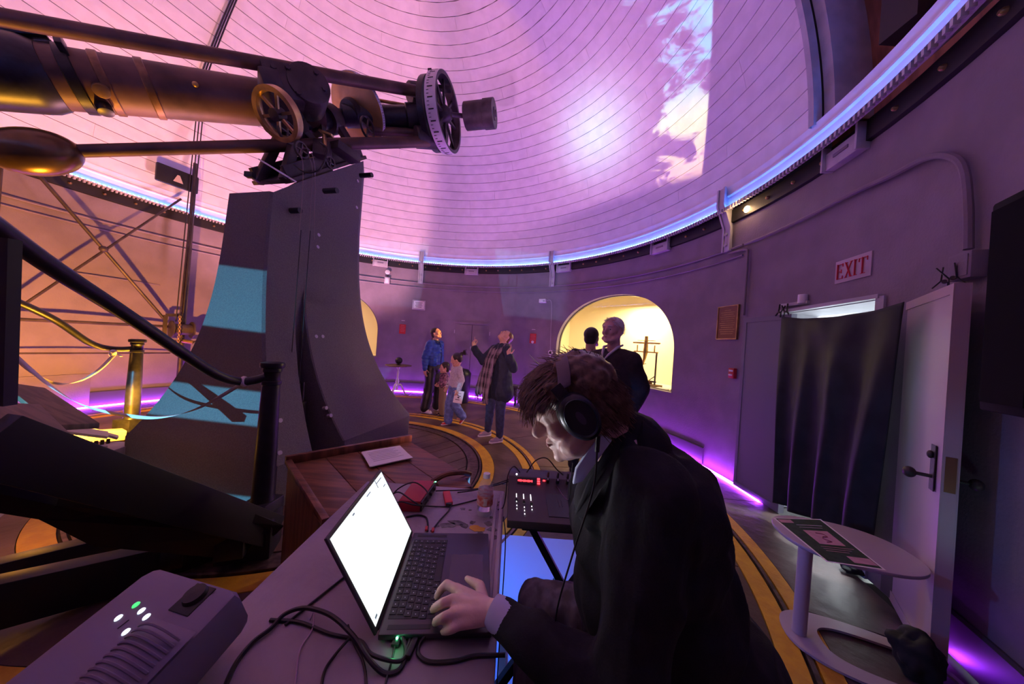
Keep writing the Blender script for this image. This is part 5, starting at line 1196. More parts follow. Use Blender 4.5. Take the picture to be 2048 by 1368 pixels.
patch('pink_picture', .30, .82, .30, .62, .0018, m_pink); patch('pale_strip', .02, .30, .03, .12, .0018, m_pink); patch('pale_strip', .55, .98, .84, .96, .0018, m_pink)
q = B(); f = lambda u, v: P4[0].lerp(P4[3], v).lerp(P4[1].lerp(P4[2], v), u) + V((0, 0, .0024))
q.tube(spline([f(.5, .36), f(.62, .38), f(.66, .44), f(.55, .45), f(.52, .50), f(.62, .55), f(.50, .57)], 5), .0028, 6); wpart(q, 'picture_figure', mat('dark_red_print', (.25, .06, .10), .6), fl)
for k in range(3):
    q = B(); q.bar(f(.25, .68 + .045 * k), f(.9 - .1 * k, .68 + .045 * k), .004, .0005); wpart(q, 'print_line', m_pink, fl, smooth=0)
q = B(); q.bar(f(.3, .17), f(.85, .17), .006, .0005); q.bar(f(.3, .23), f(.8, .23), .004, .0005); wpart(q, 'print_line', m_trimp, fl, smooth=0)
# loudspeaker on a stand, dark bag, small thing by the door
spk = thing('loudspeaker', 'tall black loudspeaker column at the right edge', 'speaker', (3.85, -2.31, 1.70), math.atan2(-2.31, 3.85))
B().box((0, 0, .035), (.22, .22, .83)).obj('cabinet', mat('speaker_case', (.008, .008, .010), .8, spec=.15), spk, bevel=.012); B().box((-.112, 0, .035), (.006, .19, .76)).obj('grille', mat('speaker_cloth', (.006, .006, .008), .95, spec=.1), spk); B().box((0, -.112, .035), (.19, .006, .76)).obj('side_panel', MATS['speaker_cloth'], spk)
for z in (-.2, .2): B().box((.13, 0, z), (.07, .04, .04)).obj('bracket_arm', m_black, spk)
def rumpled(name, label, cat, loc, r, seed):
    bm = bmesh.new(); bmesh.ops.create_icosphere(bm, subdivisions=4, radius=1)
    for v in bm.verts:
        d = mnoise.noise(v.co * 1.7 + V((seed, 0, 0))) * .35 + mnoise.noise(v.co * 5 + V((0, seed, 0))) * .10; v.co = V((v.co.x * r[0], v.co.y * r[1], max(-.9, v.co.z) * r[2])) * (1 + d)
    lo = min(v.co.z for v in bm.verts)
    for v in bm.verts: v.co.z -= lo
    me = bpy.data.meshes.new(name); bm.to_mesh(me); bm.free(); me.polygons.foreach_set('use_smooth', [True] * len(me.polygons)); me.materials.append(mat('black_cloth', (.010, .010, .012), .8))
    o = link(name, me); o.location = loc; return tag(o, label, cat)
rumpled('cloth_bag', 'rumpled black bag on the floor in front of the pink-lit door leaf', 'bag', (3.95, -1.93, 0), (.09, .08, .10), 3)
rumpled('small_pouch', 'small black pouch on the floor behind the white side table', 'pouch', atz(1705, 1146, 0) + V((.0, 0, 0)), (.07, .05, .03), 5)
# ------------------------------------------------------------------ people
def cap_(b_, p0, p1, r0, r1=None, n=14):
    """rounded cone"""
    r1 = r0 if r1 is None else r1; p0, p1 = V(p0), V(p1); d = p1 - p0; L = max(d.length, 1e-5); x, y, d = basis(d)
    prof = [(r0 * math.cos(t), -0 + r0 * math.sin(t)) for t in [-PI / 2 * (1 - k / 4) for k in range(5)]] + [(r1 * math.cos(t), L + r1 * math.sin(t)) for t in [PI / 2 * k / 4 for k in range(5)]]
    prof[0] = (0, -r0); prof[-1] = (0, L + r1)
    vs = [p0 + d * prof[0][1]]; fs = []
    for r, z in prof[1:-1]: vs += [p0 + d * z + (x * math.cos(2 * PI * k / n) + y * math.sin(2 * PI * k / n)) * r for k in range(n)]
    vs.append(p0 + d * prof[-1][1]); m = len(prof) - 2; last = len(vs) - 1
    for k in range(n): fs.append((0, 1 + (k + 1) % n, 1 + k)); fs.append((last, 1 + (m - 1) * n + k, 1 + (m - 1) * n + (k + 1) % n))
    for i in range(m - 1):
        for k in range(n): a = 1 + i * n + k; c = 1 + i * n + (k + 1) % n; fs.append((a, c, c + n, a + n))
    b_.add(vs, fs)
def chain(b_, pts, rs):
    for i in range(len(pts) - 1): cap_(b_, pts[i], pts[i + 1], rs[i], rs[i + 1])
def blob(b_, name, m, parent, voxel=.008, smooth=4, wrinkle=0.0, wscale=9.0, wst=(1, 1, 1), off=None):
    me = b_.mesh(name, m, smooth=0, fix=False)
    bm = bmesh.new(); bm.from_mesh(me); bmesh.ops.recalc_face_normals(bm, faces=bm.faces); bm.to_mesh(me); bm.free()
    o = bpy.data.objects.new('tmp', me); COL.objects.link(o)
    r = o.modifiers.new('r', 'REMESH'); r.mode = 'VOXEL'; r.voxel_size = voxel
    s = o.modifiers.new('s', 'SMOOTH'); s.factor = .5; s.iterations = smooth
    dg = bpy.context.evaluated_depsgraph_get(); out = bpy.data.meshes.new_from_object(o.evaluated_get(dg)); bpy.data.objects.remove(o)
    if wrinkle:
        n_ = len(out.vertices); co = np.empty(n_ * 3); out.vertices.foreach_get('co', co); co = co.reshape(-1, 3); no = np.array([v.normal[:] for v in out.vertices])
        dsp = np.array([abs(mnoise.noise(V((c[0] * wscale * wst[0], c[1] * wscale * wst[1], c[2] * wscale * wst[2])))) for c in co]); co += no * ((.25 - dsp) * wrinkle * 2)[:, None]; out.vertices.foreach_set('co', co.ravel())
    out.name = name; out.polygons.foreach_set('use_smooth', [True] * len(out.polygons)); out.materials.clear(); out.materials.append(m)
    if off is not None: out.transform(Matrix.Translation(-V(off)))
    return link(name, out, parent)
def head_prims(b_, c, F, U, s=1.0, mouth=0.0, jaw=1.0):
    """c: centre of the skull, F: where the face looks, U: crown"""
    c = V(c); F = V(F).normalized(); U = (V(U) - F * V(U).dot(F)).normalized(); L = U.cross(F); M = mat3(F, L, U, c); R = M.to_3x3()
    def P(x, y, z): return M @ (V((x, y, z)) * s)
    def E(x, y, z, a, b2, c2, rot=None): b_.ell(P(x, y, z), (a * s, b2 * s, c2 * s), R if rot is None else R @ rot, 18, 12)
    E(-.012, 0, .028, .098, .076, .088); E(.030, 0, .020, .062, .066, .066); E(.035, 0, -.045, .050, .050, .060)
    E(.048, 0, -.090, .034 * jaw, .036 * jaw, .024); E(.012, 0, -.075, .050, .052 * jaw, .036); E(-.03, 0, -.035, .06, .06, .06)
    for y in (-1, 1):
        cap_(b_, P(.045, y * .050, -.072), P(-.012, y * .056, -.040), .020 * s, .022 * s); E(.058, y * .036, -.022, .026, .024, .024)
        E(.078, y * .028, .030, .014, .024, .010); E(.0675, y * .031, .007, .0155, .018, .0155); E(-.008, y * .078, -.005, .018, .007, .030); E(-.004, y * .074, -.02, .010, .008, .012)
    cap_(b_, P(.083, 0, .022), P(.108, 0, -.022), .008 * s, .011 * s); E(.104, 0, -.028, .012, .014, .009); E(.085, 0, -.026, .02, .017, .012)
    E(.086, 0, -.052 + mouth, .011, .020, .005); E(.083, 0, -.066 - mouth, .012, .017, .006); E(.074, 0, -.060, .012, .026, .016); E(.078, 0, -.096, .016, .018, .014); E(.074, 0, -.079, .016, .024, .018); E(.066, 0, -.068, .022, .032, .024)
    return M, s
def face_parts(M, s, parent, off, hairm, eyes=True):
    for y in (-1, 1):
        if eyes:
            q = B(); q.ell(M @ (V((.0735, y * .031, .004)) * s), (.0105 * s, .0120 * s, .0062 * s), M.to_3x3(), 12, 8); wpart(q, 'eye', mat('eye_white', (.34, .28, .28), .4), parent)
            q = B(); q.ell(M @ (V((.0818, y * .032, .004)) * s), (.003 * s, .0050 * s, .0050 * s), M.to_3x3(), 10, 6); wpart(q, 'iris', mat('iris', (.02, .015, .01), .2), parent)
        q = B(); q.tube([M @ (V((.091, y * .012, .030)) * s), M @ (V((.092, y * .028, .037)) * s), M @ (V((.080, y * .046, .033)) * s)], [.003 * s, .004 * s, .002 * s], 6); wpart(q, 'eyebrow', hairm, parent)
    q = B(); q.ell(M @ (V((.0935, 0, -.059)) * s), (.004 * s, .016 * s, .005 * s), M.to_3x3(), 12, 6); wpart(q, 'lips', mat('lips', (.42, .20, .18), .5), parent)
def hand_prims(b_, w, d, nrm, side, s=1.0, curl=(.3, .3, .3, .3), spread=.08, tcurl=.5, tout=.9):
    """w wrist, d towards the fingers, nrm back of the hand, side towards the thumb"""
    w = V(w); d = V(d).normalized(); nrm = V(nrm); nrm = (nrm - d * nrm.dot(d)).normalized(); sd = V(side); sd = (sd - d * sd.dot(d) - nrm * sd.dot(nrm)).normalized()
    kn = []
    for i, y in enumerate((.030, .010, -.010, -.028)):
        k = w + (d * (.088 - .004 * abs(i - 1) - (.006 if i == 3 else 0)) + sd * y + nrm * .003) * s; kn.append(k)
        cap_(b_, w + (d * .012 + sd * y * .55) * s, k, .0135 * s, .0112 * s, 10)
    for i, k in enumerate(kn):
        Ls = ((.042, .026, .020), (.047, .030, .021), (.043, .028, .021), (.033, .021, .018))[i]; a = curl[i]; cd_ = d + sd * spread * (1.5 - i); cd_.normalize(); p = k; r = (.0093, .0095, .0090, .0080)[i]; ang = 0
        for j, l in enumerate(Ls):
            ang += a * (1.0 if j else .8); dv = cd_ * math.cos(ang) - nrm * math.sin(ang); e = p + dv * l * s; cap_(b_, p, e, r * s * (1 - .07 * j), r * s * (1 - .07 * (j + 1)), 10); p = e
    p = w + (d * .022 + sd * .022) * s; dv = (d * (1 - tout * .45) + sd * tout - nrm * .25).normalized(); e = p + dv * .042 * s; cap_(b_, p, e, .0155 * s, .0118 * s, 10); p = e
    dv = (dv + d * tcurl * .6).normalized(); e = p + dv * .031 * s; cap_(b_, p, e, .0112 * s, .0100 * s, 10); dv = (dv + d * tcurl * .4).normalized(); cap_(b_, e, e + dv * .024 * s, .0100 * s, .0078 * s, 10)
    return kn
m_skin = mat('skin', (.50, .29, .22), .5, spread=.06, scale=12); m_skinp = mat('ruddy_skin', (.58, .31, .29), .55, spread=.12, scale=14)
m_hairb = mat('dark_hair', (.022, .014, .012), .45); m_hairr = mat('auburn_hair', (.13, .06, .03), .45, spread=.3, scale=30); m_hairg = mat('grey_hair', (.62, .56, .58), .6); m_hairm = mat('brown_hair', (.13, .080, .048), .42, spread=.45, scale=60)
def strands(name, m, parent, roots, steps, r0=.0014, off=(0, 0, 0), sides=3):
    """roots: list of (point, list of directions) hair locks"""
    b_ = B()
    for pts in roots: b_.tube(pts, [r0 * (1 - .75 * i / (len(pts) - 1)) for i in range(len(pts))], sides, caps=False)
    o = wpart(b_, name, m, parent, fix=False, smooth=80); stuff(o); return o
def scalp_strands(M, s, n, rad_, flow, length, seed, r0=.0016, jitter=.35, steps=6, region=None, lift=.010):
    """locks that start on the skull and follow flow(point) in head space"""
    rnd = random.Random(seed); out = []
    while len(out) < n:
        z = rnd.uniform(-.75, 1); a = rnd.uniform(-PI, PI); q = math.sqrt(max(0, 1 - z * z)); u = V((q * math.cos(a), q * math.sin(a), z))
        if region and not region(u): continue
        p = V((u.x * rad_[0] - .006, u.y * rad_[1], u.z * rad_[2] + .022)); L = length * rnd.uniform(.6, 1.15); pts = [p.copy()]; dj = V((rnd.uniform(-1, 1), rnd.uniform(-1, 1), rnd.uniform(-1, 1))) * jitter
        for k in range(steps):
            f = (V(flow(p)) + dj).normalized(); p = p + f * L / steps; w = V((p.x + .006, p.y, p.z - .022)); e = math.sqrt((w.x / rad_[0])**2 + (w.y / rad_[1])**2 + (w.z / rad_[2])**2)
            t = 1 + lift / .09 * (k + 1) / steps
            if e < t: w = w * (t / e); p = V((w.x - .006, w.y, w.z + .022))
            pts.append(p.copy())
        out.append([M @ (q_ * s) for q_ in pts])
    return out
class Fig:
    """standing figure in its own frame: x forward, y to its left, z up; H height"""
    def __init__(s, label, loc, yaw, H, yawdeg=True):
        s.H = H; s.M = rotz(rad(yaw), loc); s.root = thing('person', label, 'person', loc, 0); s.loc = V(loc)
        k = H / 1.7; s.k = k
        s.J = dict(pel=(0, 0, .95), ch=(0, 0, 1.26), nb=(-.01, 0, 1.42), head=(.02, 0, 1.585), hl=(0, .09, .90), hr=(0, -.09, .90), kl=(.02, .10, .49), kr=(.02, -.10, .49), al=(0, .11, .08), ar=(0, -.11, .08),
                   sl=(0, .17, 1.375), sr=(0, -.17, 1.375), el=(-.02, .23, 1.10), er=(-.02, -.23, 1.10), wl=(.04, .24, .86), wr=(.04, -.24, .86))
    def p(s, n): v = s.J[n] if isinstance(n, str) else n; return s.M @ (V(v) * s.k)
    def d(s, v): return (s.M.to_3x3() @ V(v))
    def r(s, x): return x * s.k
    def body(s, m, F=(1, 0, 0), U=(0, 0, 1), hs=1.0, mouth=0, jaw=1.0, handl=None, handr=None, voxel=.008, hairm=None, eyes=True, feet=True):
        b_ = B(); s.hM, s.hs = head_prims(b_, s.p('head'), s.d(F), s.d(U), hs, mouth, jaw)
        cap_(b_, s.p('nb') - V((0, 0, s.r(.04))), s.p('head') + s.hM.to_3x3() @ V((-.03, 0, -.05)) * hs, s.r(.062), s.r(.055))
        cap_(b_, s.p('pel'), s.p('ch'), s.r(.12), s.r(.125)); 
        for a in 'lr':
            sg = 1 if a == 'l' else -1
            cap_(b_, s.p((0, .05 * sg, 1.22)), s.p((0, .10 * sg, 1.33)), s.r(.09), s.r(.07)); chain(b_, [s.p('nb'), s.p('s' + a)], [s.r(.05), s.r(.052)])
            chain(b_, [s.p('s' + a), s.p('e' + a), s.p('w' + a)], [s.r(.05), s.r(.038), s.r(.026)]); chain(b_, [s.p('h' + a), s.p('k' + a), s.p('a' + a)], [s.r(.085), s.r(.055), s.r(.038)])
            if feet: cap_(b_, s.p('a' + a) - V((0, 0, s.r(.035))), s.p('a' + a) + s.d((.13 * s.k, 0, -.045 * s.k)), s.r(.034), s.r(.028))
            h = handl if a == 'l' else handr; w = s.p('w' + a); dv = (w - s.p('e' + a)).normalized()
            if h is None: hand_prims(b_, w, dv + V((0, 0, -.2)), s.d((.0, sg * 1.0, 0)), s.d((1, 0, 0)), s.k * .95, curl=(.35, .4, .45, .5))
            else: hand_prims(b_, w, s.d(h[0]), s.d(h[1]), s.d(h[2]), s.k * .95, **h[3])
        o = blob(b_, 'body', m, s.root, voxel, 3, off=s.loc); face_parts(s.hM, s.hs, s.root, None, hairm or m_hairb, eyes); return o
    def blob(s, b_, name, m, voxel=.010, **kw): return blob(b_, name, m, s.root, voxel, off=s.loc, **kw)
    def jacket(s, m, name='jacket', r=.03, length=.86, flare=.0, sleeve=1.0, belly=0.0, **kw):
        b_ = B(); x = s.r
        cap_(b_, s.p((.0, 0, length + .14)), s.p((0, 0, 1.25)), x(.135 + r * .6 + flare * .3), x(.14 + r * .5))
        for sg in (-1, 1):
            cap_(b_, s.p((0, .06 * sg, length + .12)), s.p((0, .075 * sg, 1.30)), x(.125 + r * .5 + flare), x(.085 + r * .6)); 
        if belly: b_.ell(s.p((.05, 0, 1.05)), (x(.16 + belly), x(.17 + belly), x(.22)), s.M.to_3x3())
        for a in 'lr':
            chain(b_, [s.p('nb') - V((0, 0, x(.02))), s.p('s' + a)], [x(.055), x(.055 + r * .5)]); e, w = s.p('e' + a), s.p('w' + a); chain(b_, [s.p('s' + a), e, e.lerp(w, sleeve)], [x(.052 + r * .55), x(.042 + r * .6), x(.034 + r * .35)])
        return s.blob(b_, name, m, **kw)
    def trousers(s, m, r=.02, hem=.10, wide=0.0, **kw):
        b_ = B(); x = s.r; cap_(b_, s.p((0, 0, .96)), s.p((0, 0, .90)), x(.13 + r * .4), x(.14 + r * .4))
        for a in 'lr':
            an = s.p('a' + a); kn = s.p('k' + a); chain(b_, [s.p('h' + a), kn, kn.lerp(an, .96)], [x(.092 + r * .6), x(.062 + r * .8 + wide * .5), x(.040 + r * .8 + wide)])
        return s.blob(b_, 'trousers', m, **kw)
    def shoe(s, a, m, sole=None, pitch=0.0):
        b_ = B(); x = s.r; an = s.p('a' + a); f = s.d((1, 0, 0)); f = (f * math.cos(pitch) - V((0, 0, 1)) * math.sin(pitch)); up = V((0, 0, 1)); up = (up - f * up.dot(f)).normalized()
        h = an - up * x(.040); cap_(b_, h - f * x(.025), h + f * x(.05), x(.040), x(.040)); cap_(b_, h + f * x(.05) - up * x(.004), h + f * x(.135) - up * x(.012), x(.042), x(.030)); cap_(b_, an + up * x(.005), h, x(.043), x(.040))
        o = s.blob(b_, 'shoe', m, voxel=.008)
        if sole:
            q = B(); lat = f.cross(up); c = h + f * x(.045) - up * x(.036); pts = [(.135, 0), (.11, .036), (.02, .036), (-.09, .034), (-.115, 0), (-.09, -.034), (.02, -.036), (.11, -.036)]
            Mx = mat3(f, lat, up, c); q.prism([(x(a_), x(b2)) for a_, b2 in pts], -x(.006), x(.014), Mx); wpart(q, 'sole', sole, s.root, bevel=.002)
        return o

# woman in the blue jacket ------------------------------------------------
w1 = Fig('woman in a bright blue jacket and black trousers looking up, pedestal table behind her', (.42, 2.62, 0), -22, 1.64)
w1.J.update(head=(.01, 0, 1.585), kl=(.06, .13, .49), al=(.02, .18, .08), kr=(.0, -.10, .49), ar=(-.04, -.14, .08), el=(-.02, .235, 1.10), er=(-.05, -.235, 1.10), wr=(-.02, -.25, .88), wl=(.05, .25, .88))
w1.body(m_skin, F=(1, 0, .34), U=(-.3, 0, 1), hs=.98, hairm=m_hairb)
w1.jacket(mat('blue_puffer', (.015, .055, .30), .5, spread=.2, scale=20), r=.045, length=.90, wrinkle=.010, wscale=5, wst=(1, 1, 4))
q = B(); q.tube([w1.p((.165, .0, .95)), w1.p((.175, 0, 1.15)), w1.p((.145, 0, 1.32)), w1.p((.10, 0, 1.42))], w1.r(.006), 6); wpart(q, 'zip', m_black, w1.root)
q = B(); q.lathe([(.060, 0), (.085, -.02), (.092, .0), (.080, .05), (.068, .05)], 28, Matrix.Translation(w1.p((.0, 0, 1.405))), closed=True); wpart(q, 'collar', mat('navy_knit', (.012, .025, .10), .7), w1.root)
w1.trousers(m_black, r=.03, wide=.035, wrinkle=.008, wscale=7); [w1.shoe(a, m_white, m_paper) for a in 'lr']
b_ = B(); M, s_ = w1.hM, w1.hs; R = M.to_3x3(); b_.ell(M @ V((-.028, 0, .040)), (.095, .086, .090), R); b_.ell(M @ V((-.05, 0, -.02)), (.065, .075, .075), R); cap_(b_, M @ V((-.09, 0, -.05)), M @ V((-.13, .0, -.16)), .035, .022); w1.blob(b_, 'hair', m_hairb, voxel=.007)

# girl ---------------------------------------------------------------------
gk = Fig('young girl in a pale grey sweater and blue jeans walking with a paper', (1.02, 1.80, 0), 214, 1.20)
gk.J.update(head=(.03, 0, 1.56), nb=(0, 0, 1.40), kl=(.02, .07, .50), al=(-.20, .08, .20), kr=(.10, -.06, .50), ar=(.10, -.06, .08), el=(-.02, .29, 1.10), wl=(.08, .34, .90), er=(.0, -.22, 1.10), wr=(.13, -.20, .90), sl=(0, .15, 1.36), sr=(0, -.15, 1.36))
gk.body(mat('child_skin', (.55, .30, .21), .5), F=(.80, -.45, -.32), U=(.3, 0, 1), hs=.93, hairm=m_hairb, voxel=.007)
gk.jacket(mat('grey_knit', (.42, .39, .43), .85, spread=.15, scale=60, bump=.4, bscale=90), name='sweater', r=.035, length=.86, wrinkle=.010, wscale=12)
gk.trousers(mat('blue_jeans', (.10, .15, .34), .7, spread=.25, scale=20), r=.035, wide=.035, wrinkle=.010, wscale=14)
gk.shoe('r', m_redp, m_white); gk.shoe('l', m_redp, m_white, .9)
b_ = B(); M = gk.hM; R = M.to_3x3(); s_ = .93; b_.ell(M @ V((-.026, 0, .036)), (.090, .080, .085), R); b_.ell(M @ V((-.05, 0, -.01)), (.055, .066, .06), R); b_.ell(M @ V((-.115, 0, .075)), (.035, .03, .035), R); cap_(b_, M @ V((-.12, 0, .085)), M @ V((-.165, 0, .055)), .022, .018); gk.blob(b_, 'hair', m_hairb, voxel=.006)
strands('hair_tuft', m_hairb, gk.root, [[M @ V((-.13, 0, .08)), M @ V((-.16 + random.uniform(-.02, .01), random.uniform(-.03, .03), .10 + random.uniform(-.03, .03))), M @ V((-.20 + random.uniform(-.02, .03), random.uniform(-.06, .06), .09 + random.uniform(-.07, .06)))] for k in range(60)], 3, .003)
q = B(); q.tube([gk.p((.115, -.2, .95)) + V((.03 * math.cos(t), .03 * math.sin(t), 0)) for t in [2 * PI * k / 12 for k in range(13)]], .006, 6); wpart(q, 'wrist_band', m_black, gk.root)
q = B(); q.box(gk.p((.155, -.04, 1.27)), (.05, .006, .035), rotz(rad(214 + 90))); wpart(q, 'name_tag', m_paper, gk.root)
q = B(); pm = at(917, 794, 4.95); Rm = rotz(rad(12)) @ Matrix.Rotation(rad(8), 4, 'Y'); q.box(pm, (.145, .002, .20), Rm); pp_ = q.obj('paper_sheet', m_paper); tag(pp_, 'white printed sheet held in the girl\'s hand', 'paper')
q = B()
for (x, z, w, h) in ((-.02, .03, .03, .012), (.01, .015, .05, .01), (0, -.01, .03, .02), (-.01, -.045, .07, .01), (0, .06, .06, .006)): q.box(pm + Rm.to_3x3() @ V((x, 0, z)), (w, .0045, h), Rm)
o = q.obj('print_mark', m_dark, None, smooth=0); o.parent = pp_; stuff(o)

k2 = Fig('small child in a dark top and tan trousers half hidden behind the girl in grey', (.70, 2.36, 0), 205, .98)
k2.J.update(head=(.02, 0, 1.56), nb=(0, 0, 1.38), sl=(0, .15, 1.34), sr=(0, -.15, 1.34), el=(.02, .22, 1.08), wl=(.16, .16, 1.02), er=(.02, -.22, 1.08), wr=(.16, -.16, 1.02))
k2.body(MATS['child_skin'], F=(1, 0, -.1), U=(0, 0, 1), hs=.86, voxel=.008); k2.jacket(mat('dark_pink_pattern', (.05, .02, .04), .8, color2=(.30, .14, .20), scale=26, spread=.2), name='top', r=.035, length=.86, voxel=.009)
k2.trousers(mat('tan_trousers', (.20, .15, .09), .8), r=.035, wide=.02); [k2.shoe(a, m_black) for a in 'lr']
b_ = B(); M = k2.hM; R = M.to_3x3(); b_.ell(M @ V((-.022, 0, .034)), (.086, .078, .082), R); b_.ell(M @ V((-.05, 0, -.02)), (.055, .068, .07), R); k2.blob(b_, 'hair', m_hairb, voxel=.008)

# woman in the scarf ---------------------------------------------------------
w2 = Fig('woman in a dark coat and plaid scarf, head thrown back, both hands raised', (1.76, 1.22, 0), 216, 1.66)
w2.J.update(head=(-.065, .0, 1.575), nb=(-.025, 0, 1.42), kl=(.03, .15, .49), al=(.02, .16, .08), kr=(.03, -.13, .49), ar=(.02, -.17, .08), el=(.0, .36, 1.12), wl=(.13, .40, 1.30), er=(.15, -.27, 1.17), wr=(.30, -.33, 1.38), hl=(0, .10, .9), hr=(0, -.10, .9))
hu = dict(curl=(.05, .55, .9, 1.0), spread=.10, tout=.8)
w2.body(m_skin, F=(.62, .06, .78), U=(-.8, 0, .62), hs=.98, mouth=.003, hairm=m_hairr, handl=((.15, .12, 1), (0, -.9, .1), (-.9, 0, .0), hu), handr=((.05, -.05, 1), (.3, -.9, 0), (-.5, 0, 0), dict(curl=(.02, .9, 1.0, 1.0), spread=.05, tout=.6)), voxel=.007)
m_coat = mat('navy_coat', (.010, .016, .038), .75, spread=.2, scale=20)
b_ = B(); x = w2.r
for zz, rr in ((1.30, .125), (1.15, .145), (1.02, .160), (.90, .180), (.80, .20)):
    for sg in (-1, 1): cap_(b_, w2.p((0, sg * rr * .45, zz + .08)), w2.p((-.01, sg * rr * .62, zz - .06)), x(rr * .78), x(rr * .85))
for a in 'lr': chain(b_, [w2.p('nb') - V((0, 0, .03)), w2.p('s' + a), w2.p('e' + a), w2.p('e' + a).lerp(w2.p('w' + a), .88)], [x(.06), x(.072), x(.066), x(.060)])
w2.blob(b_, 'coat', m_coat, voxel=.011, wrinkle=.014, wscale=6, wst=(1.6, 1.6, .5))
mp = bpy.data.materials.new('plaid_wool'); mp.use_nodes = True; g = NT(mp.node_tree); bs = mp.node_tree.nodes['Principled BSDF']; bs.inputs['Roughness'].default_value = .9
tc = g.N('ShaderNodeTexCoord'); sx = g.N('ShaderNodeSeparateXYZ'); g.l.new(tc.outputs['Object'], sx.inputs[0])
def stripe(sock, f, w, ph=0.0): return g.m('LESS_THAN', g.m('FRACT', g.m('ADD', g.m('MULTIPLY', sock, f), ph)), w)
a_ = g.m('ADD', g.m('MULTIPLY', g.m('ADD', stripe(sx.outputs[2], 7.0, .38), stripe(sx.outputs[2], 14.0, .10, .2)), .5), g.m('ADD', stripe(g.m('ADD', sx.outputs[0], g.m('MULTIPLY', sx.outputs[1], -.7)), 11.0, .42), stripe(g.m('ADD', sx.outputs[0], g.m('MULTIPLY', sx.outputs[1], -.7)), 22.0, .12, .3)))
g.put(bs.inputs['Base Color'], g.mix(g.m('MULTIPLY', a_, .5, clamp=True), (.018, .012, .022, 1), (.26, .20, .24, 1)))
b_ = B(); sc1 = [w2.p(v) for v in ((-.09, 0, 1.45), (-.03, .09, 1.44), (.08, .07, 1.36), (.17, .045, 1.20), (.21, .04, 1.00), (.24, .05, .80), (.25, .06, .66))]; sc2 = [w2.p(v) for v in ((-.09, 0, 1.45), (-.03, -.09, 1.44), (.08, -.07, 1.36), (.17, -.06, 1.20), (.215, -.09, 1.00), (.25, -.12, .82), (.26, -.13, .70))]
for sc_, wd in ((sc1, .7), (sc2, 1.1)):
    lat = w2.d((0, 1, 0))
    for t in (-1, 0, 1): chain(b_, [p + lat * t * wd * .045 * min(1, i / 3) for i, p in enumerate(sc_)], [.036, .038, .036, .030, .030, .032, .030])
w2.blob(b_, 'scarf', mp, voxel=.009, wrinkle=.016, wscale=11, wst=(2, 2, .35))
fr_ = B(); 
for sc_ in (sc1, sc2):
    for k in range(14): p = sc_[-1] + w2.d((random.uniform(-.02, .03), random.uniform(-.07, .07), 0)); fr_.tube([p, p + V((0, 0, -.05)), p + V((random.uniform(-.01, .01), 0, -.10))], .0035, 4)
stuff(wpart(fr_, 'fringe', mp, w2.root))
w2.trousers(mat('dark_jeans', (.020, .030, .075), .75, spread=.25, scale=20), r=.018, wrinkle=.008, wscale=12); [w2.shoe(a, mat('grey_sneaker', (.30, .26, .30), .7), m_white) for a in 'lr']
b_ = B(); M = w2.hM; R = M.to_3x3(); b_.ell(M @ V((-.030, 0, .040)), (.092, .084, .086), R); b_.ell(M @ V((-.060, 0, -.01)), (.055, .070, .07), R); pz = M @ V((-.11, 0, -.01)); cap_(b_, M @ V((-.085, 0, .02)), pz, .035, .03); cap_(b_, pz, pz + V((.03, .02, -.14)), .035, .022); w2.blob(b_, 'hair', m_hairr, voxel=.007)

# older man ------------------------------------------------------------------
m1 = Fig('grey haired older man in a dark sweater standing before the lit niche', (2.88, -.52, 0), 216, 1.735)
m1.J.update(head=(.045, 0, 1.60), nb=(-.0, 0, 1.42), sl=(-.0, .185, 1.345), sr=(-.0, -.185, 1.345), el=(-.08, .245, 1.10), wl=(-.01, .20, .88), er=(-.08, -.24, 1.10), wr=(-.01, -.19, .88), kl=(.0, .11, .49), kr=(.02, -.10, .49))
m1.body(m_skinp, F=(1, .05, .02), U=(0, 0, 1), hs=1.06, jaw=1.25, hairm=m_hairg, voxel=.007)
m1.jacket(mat('dark_brown_knit', (.022, .015, .018), .85, spread=.2, scale=30), name='sweater', r=.055, length=.86, belly=.03, wrinkle=.012, wscale=6)
m_shirt = mat('pale_shirt', (.55, .52, .62), .7)
for sg in (-1, 1): q = B(); q.tube([m1.p((-.03, .066 * sg, 1.475)), m1.p((.055, .072 * sg, 1.45)), m1.p((.12, .036 * sg, 1.385)), m1.p((.165, .006 * sg, 1.32))], [.010, .013, .011, .004], 8); wpart(q, 'shirt_collar', m_shirt, m1.root)
q = B(); q.box(m1.p((.04, .03, .86)), (.34, .36, .10), rotz(rad(216))); wpart(q, 'shirt_tail', m_shirt, m1.root, bevel=.04)
m1.trousers(mat('pale_trousers', (.40, .36, .42), .7), r=.03, wide=.02, wrinkle=.008); [m1.shoe(a, m_black, m_dark) for a in 'lr']
b_ = B(); M = m1.hM; R = M.to_3x3(); s_ = 1.06; b_.ell(M @ V((-.030, 0, .052)), (.098, .086, .082), R); b_.ell(M @ V((-.06, 0, .0)), (.055, .074, .06), R); m1.blob(b_, 'hair', m_hairg, voxel=.007, smooth=2)
strands('short_hair', m_hairg, m1.root, scalp_strands(M, 1.06, 700, (.098, .084, .088), lambda p: (-.4 + (.9 if p.z > .08 else 0), .3 * (1 if p.y > 0 else -1), -.5 if p.z < .08 else .1), .035, 5, .0016, region=lambda u: u.z > .25 and u.x < .72 or u.x < -.05 and u.z > -.45, lift=.006), 5, .0016)
m2 = Fig('dark haired person in a dark jacket half hidden behind the grey haired man', (2.84, .16, 0), 75, 1.69)
m2.body(m_skin, F=(.9, -.3, 0), U=(0, 0, 1), hs=1.0); m2.jacket(mat('dark_jacket', (.014, .011, .014), .7), r=.05, length=.82, wrinkle=.010); m2.trousers(m_black, r=.03); [m2.shoe(a, m_black) for a in 'lr']
